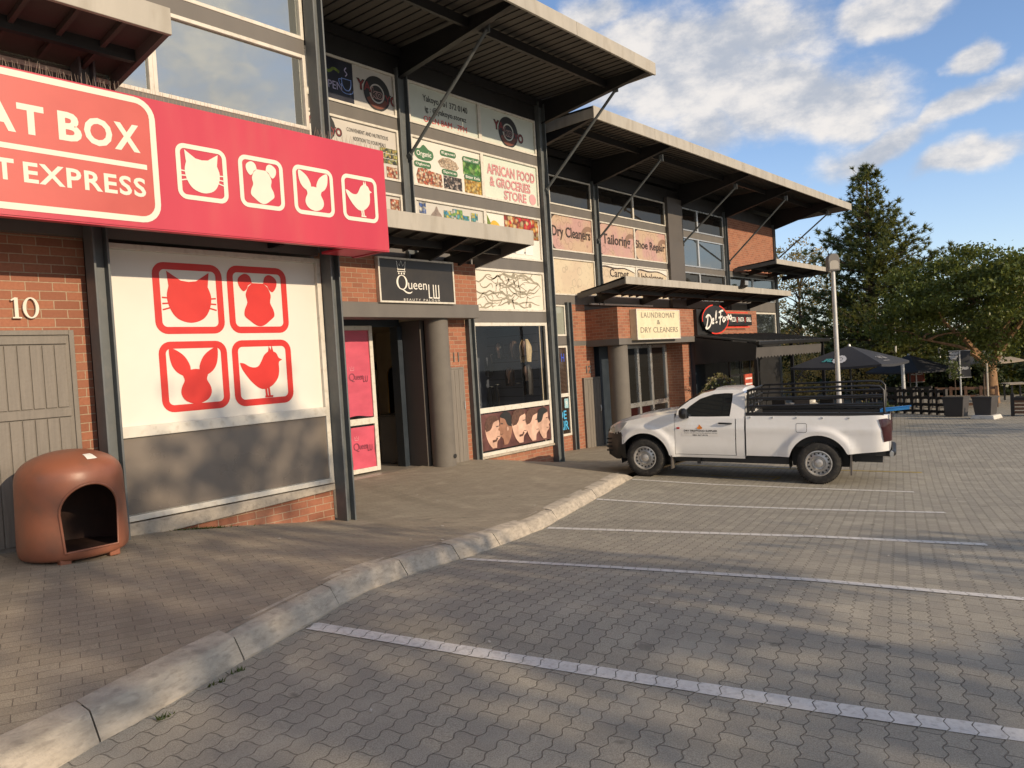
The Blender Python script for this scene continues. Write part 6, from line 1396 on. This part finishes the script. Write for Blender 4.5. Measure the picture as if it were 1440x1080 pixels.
# weeds in the kerb joints and at the foot of the shop wall
m=MB()
for x,y in ((1.78,3.92),(2.15,4.08),(2.3,4.13)):
    for _ in range(22):
        a=g.uniform(0,6.28); l=g.uniform(.015,.04); b=Vector((x+g.uniform(-.05,.05),y-.02+g.uniform(-.015,.015),lotz(x,y))); e=b+Vector((math.cos(a)*l*.6,math.sin(a)*l*.6,l*.7)); s=Vector((-math.sin(a),math.cos(a),0))*.006; m.add([b-s,b+s,e],[(0,1,2)])
for _ in range(160):
    x=4.15+g.gauss(0,.14); a=g.uniform(0,6.28); l=g.uniform(.02,.05); b=Vector((x,7.84+g.uniform(-.03,.01),walkz(x,7.85))); e=b+Vector((math.cos(a)*l,math.sin(a)*l*.6-.01,l*.6)); s=Vector((-math.sin(a),math.cos(a),0))*.009; m.add([b-s,b+s,e],[(0,1,2)])
m.build('weeds',M['leafmid'],None,kind='stuff')
# scraps of paper and dry leaves
m=MB()
for _ in range(110):
    x=g.uniform(1.5,14); y=g.uniform(-2,9)
    if y>yf(x)-.2 or abs(y-yk(x))<.3: continue
    z=(walkz(x,y) if y>yk(x) else lotz(x,y))+.008; a=g.uniform(0,6.28); l=g.uniform(.008,.022); d=Vector((math.cos(a),math.sin(a),0))*l; s=Vector((-math.sin(a),math.cos(a),0))*l*g.uniform(.3,.7); c=Vector((x,y,z)); m.add([c-d-s,c+d-s,c+d+s+Vector((0,0,.006)),c-d+s],[(0,1,2,3)])
m.build('litter',M['litter'],None,kind='stuff')

# ------------------------------------------------------------------ trees
def tree(name,label,x,y,z,trunk_h,r0,crown,rad,n,size,leafm,seed,nb=14,cr=.6,shell=.3,clumps=None,fork=None,bark='bark',elong=1.0,group=None,flat=.7):
    g=random.Random(seed); t=thing(name,label,'tree',(x,y,z),0,group)
    m=MB(); cl=leaves(m,crown,rad,n,size,g,elong,shell,clumps,cr,flat); m.build('crown',leafm,t,local=True)
    m=MB(); top=(fork or (0,0,trunk_h)); m.tube([(0,0,-.1),(top[0]*.3+.03,top[1]*.3,trunk_h*.5),top],[r0*1.25,r0,r0*.85],10); branches(m,top,crown,rad,cl,g,nb,r0*.6,bool(fork)); m.build('trunk',M[bark],t,local=True,smooth=60)
    return t
tree('acacia_tree','broad green tree with a forked sunlit trunk at the right edge of the photo',37.3,5.1,-2.95,1.45,.27,(.2,.2,4.25),(4.6,4.6,2.35),50000,.155,M['leafacacia'],21,60,.78,.0,150,fork=(.05,0,1.5),bark='barkpale',flat=.4)
# pine
def pine(x,y,z,H,rmax,label,seed):
    g=random.Random(seed); t=thing('pine_tree',label,'tree',(x,y,z)); br=MB(); nd=MB(); vs=[];fs=[]
    br.tube([(0,0,-.2),(.1,.05,H*.4),(0,.1,H*.75),(.05,0,H*.99)],[.26,.2,.11,.02],8)
    lev=36
    for i in range(lev):
        tt=i/(lev-1); h=H*(.14+.855*tt); R_=rmax*(1-tt)**.78*(.78+.34*g.random())*(1 if tt>.12 else .75)+.25
        for k in range(12 if tt<.8 else 6):
            a=g.uniform(0,6.28); q=R_*g.uniform(.40,1.10); up=.28+.5*tt
            h2=h+g.uniform(-.25,.2); e=Vector((math.cos(a)*q,math.sin(a)*q,h2+q*up*.55)); b=Vector((0,.06,h2)); mid=b+(e-b)*.55+Vector((0,0,-.06*q))
            br.tube([b,mid,e],[.05*(1-tt)+.015,.03*(1-tt)+.01,.008],4,caps=False)
            nt_=max(3,int(q*3.4))
            for j in range(nt_):
                f=.32+.68*(j+g.random()*.7)/nt_; c=b+(mid-b)*min(1,f/.55) if f<.55 else mid+(e-mid)*((f-.55)/.45)
                c=c+Vector((g.gauss(0,.2),g.gauss(0,.2),g.gauss(0,.13)))
                ax=((e-mid).normalized()+Vector((0,0,.9))).normalized()
                for _ in range(24):
                    d=(ax*.55+Vector((g.gauss(0,1),g.gauss(0,1),g.gauss(0,1)))*.55).normalized(); l=g.uniform(.16,.34); w=d.orthogonal().normalized()*.038; s=len(vs)
                    vs+=[c-w,c+w,c+d*l]; fs.append((s,s+1,s+2))
    nd.add(vs,fs); nd.build('needles',M['needle'],t,local=True); br.build('trunk',M['bark'],t,local=True,smooth=60)
pine(45.0,11.5,-3.05,12.3,5.4,'tall conical pine tree standing behind the umbrellas at the end of the shops',5)
tree('autumn_tree','sparse tree with yellow brown autumn leaves behind the end of the shop roof',48.4,16.6,-3.1,3.0,.16,(0,0,6.1),(2.7,2.7,3.7),7500,.16,M['leafautumn'],31,34,.5,.15,120)
tree('autumn_tree','low yellow brown leafy shrub lit by the sun under the large umbrella',36.0,12.6,-2.95,.5,.05,(0,0,1.3),(1.9,1.9,1.25),3600,.13,M['leafautumn'],33,16,.4,.1,60)
tree('autumn_tree','small yellow brown shrub between the lamp post and the slatted fence',37.6,10.6,-2.95,.5,.05,(0,0,1.25),(1.2,1.2,1.1),2000,.13,M['leafautumn'],34,12,.4,.1,40)
for k,(x,y,h,r,lm) in enumerate(((52,22,5.5,3.2,'leafmid'),(56,19.5,5.0,3.4,'leafdark'),(54,14.0,4.6,3.6,'leafdark'),(58,10.0,5.4,3.8,'leafdark'),(55,5.6,5.0,3.6,'leafmid'),(60,2.0,5.6,4.0,'leafdark'),(52,8.4,3.4,2.6,'leafmid'),(50,1.2,4.4,3.2,'leafdark'),(64,14.5,6.6,4.4,'leafdark'),(68,6.0,7.0,4.6,'leafdark'),(58,-3.0,5.4,3.8,'leafmid'),(66,-2.5,6.5,4.4,'leafdark'),(47,12.6,2.6,2.4,'leafdark'),(49.5,5.0,2.4,2.2,'leafdark'),(44,9.0,2.0,1.8,'leafdark'),(53,17.5,3.2,2.6,'leafdark'),(46,2.6,2.2,2.0,'leafdark'),(60,8,4.2,3.6,'leafdark'),(57,4,3.4,3.2,'leafdark'),(52,11.3,3.2,2.8,'leafdark'),(44,6.2,1.6,1.7,'leafdark'))):
    tree('leafy_tree',['leafy tree low behind the end of the shops','dark leafy tree in the line behind the patio','dark leafy tree under the pine','dark tree right of the pine, behind the street light','green tree behind the brown banner','dark tree behind the forked tree','low green tree beside the slim street light','dark tree at the right edge behind the picnic table','tall dark tree furthest back behind the pine','tall dark tree furthest back behind the forked tree','green tree outside the right edge','dark tree far right beyond the road','low dark shrubby tree at the foot of the pine','low dark shrubby tree behind the printed banner','dark shrub behind the brown banner','dark shrubby tree left of the pine trunk','dark shrub at the right edge behind the picnic table','dark tree behind the street light, low in the trees','dark shrubby tree far behind the forked trunk','dark shrubby tree right of the pine trunk','dark shrub beside the beige umbrella'][k],x,y,interp(x,KX,KZ)-.1,h*.3,.18,(0,0,h*.52),(r,r,h*.5),4600,.27,M[lm],50+k,16,.75,.2,90,group='trees behind the patio')
# trees on the other side of the parking lot, behind the viewer; they throw the long soft shadows
for k,(x,y,zc,r,rz_,n) in enumerate(((4.7,-17,6.1,1.7,2.6,1200),(8.0,-20.5,4.3,1.9,1.6,480),(.5,-16,3.7,1.0,1.5,420),(2.4,-20,7.3,.9,1.5,380),(24,-13,3.2,2.4,1.8,700))):
    tree('lot_tree',['tall leafy tree across the lot facing the pet shop window','leafy tree across the lot facing the beauty parlour','sparse tree across the lot facing the grey door','small sparse tree across the lot facing the kennel','leafy tree out of view right of the truck'][k],x,y,-1.6,zc*.6,.14,(0,0,zc+1.6),(r,r,rz_),n,.32,M['leafmid'],90+k,16,.7,.15,45,group='trees across the parking lot')
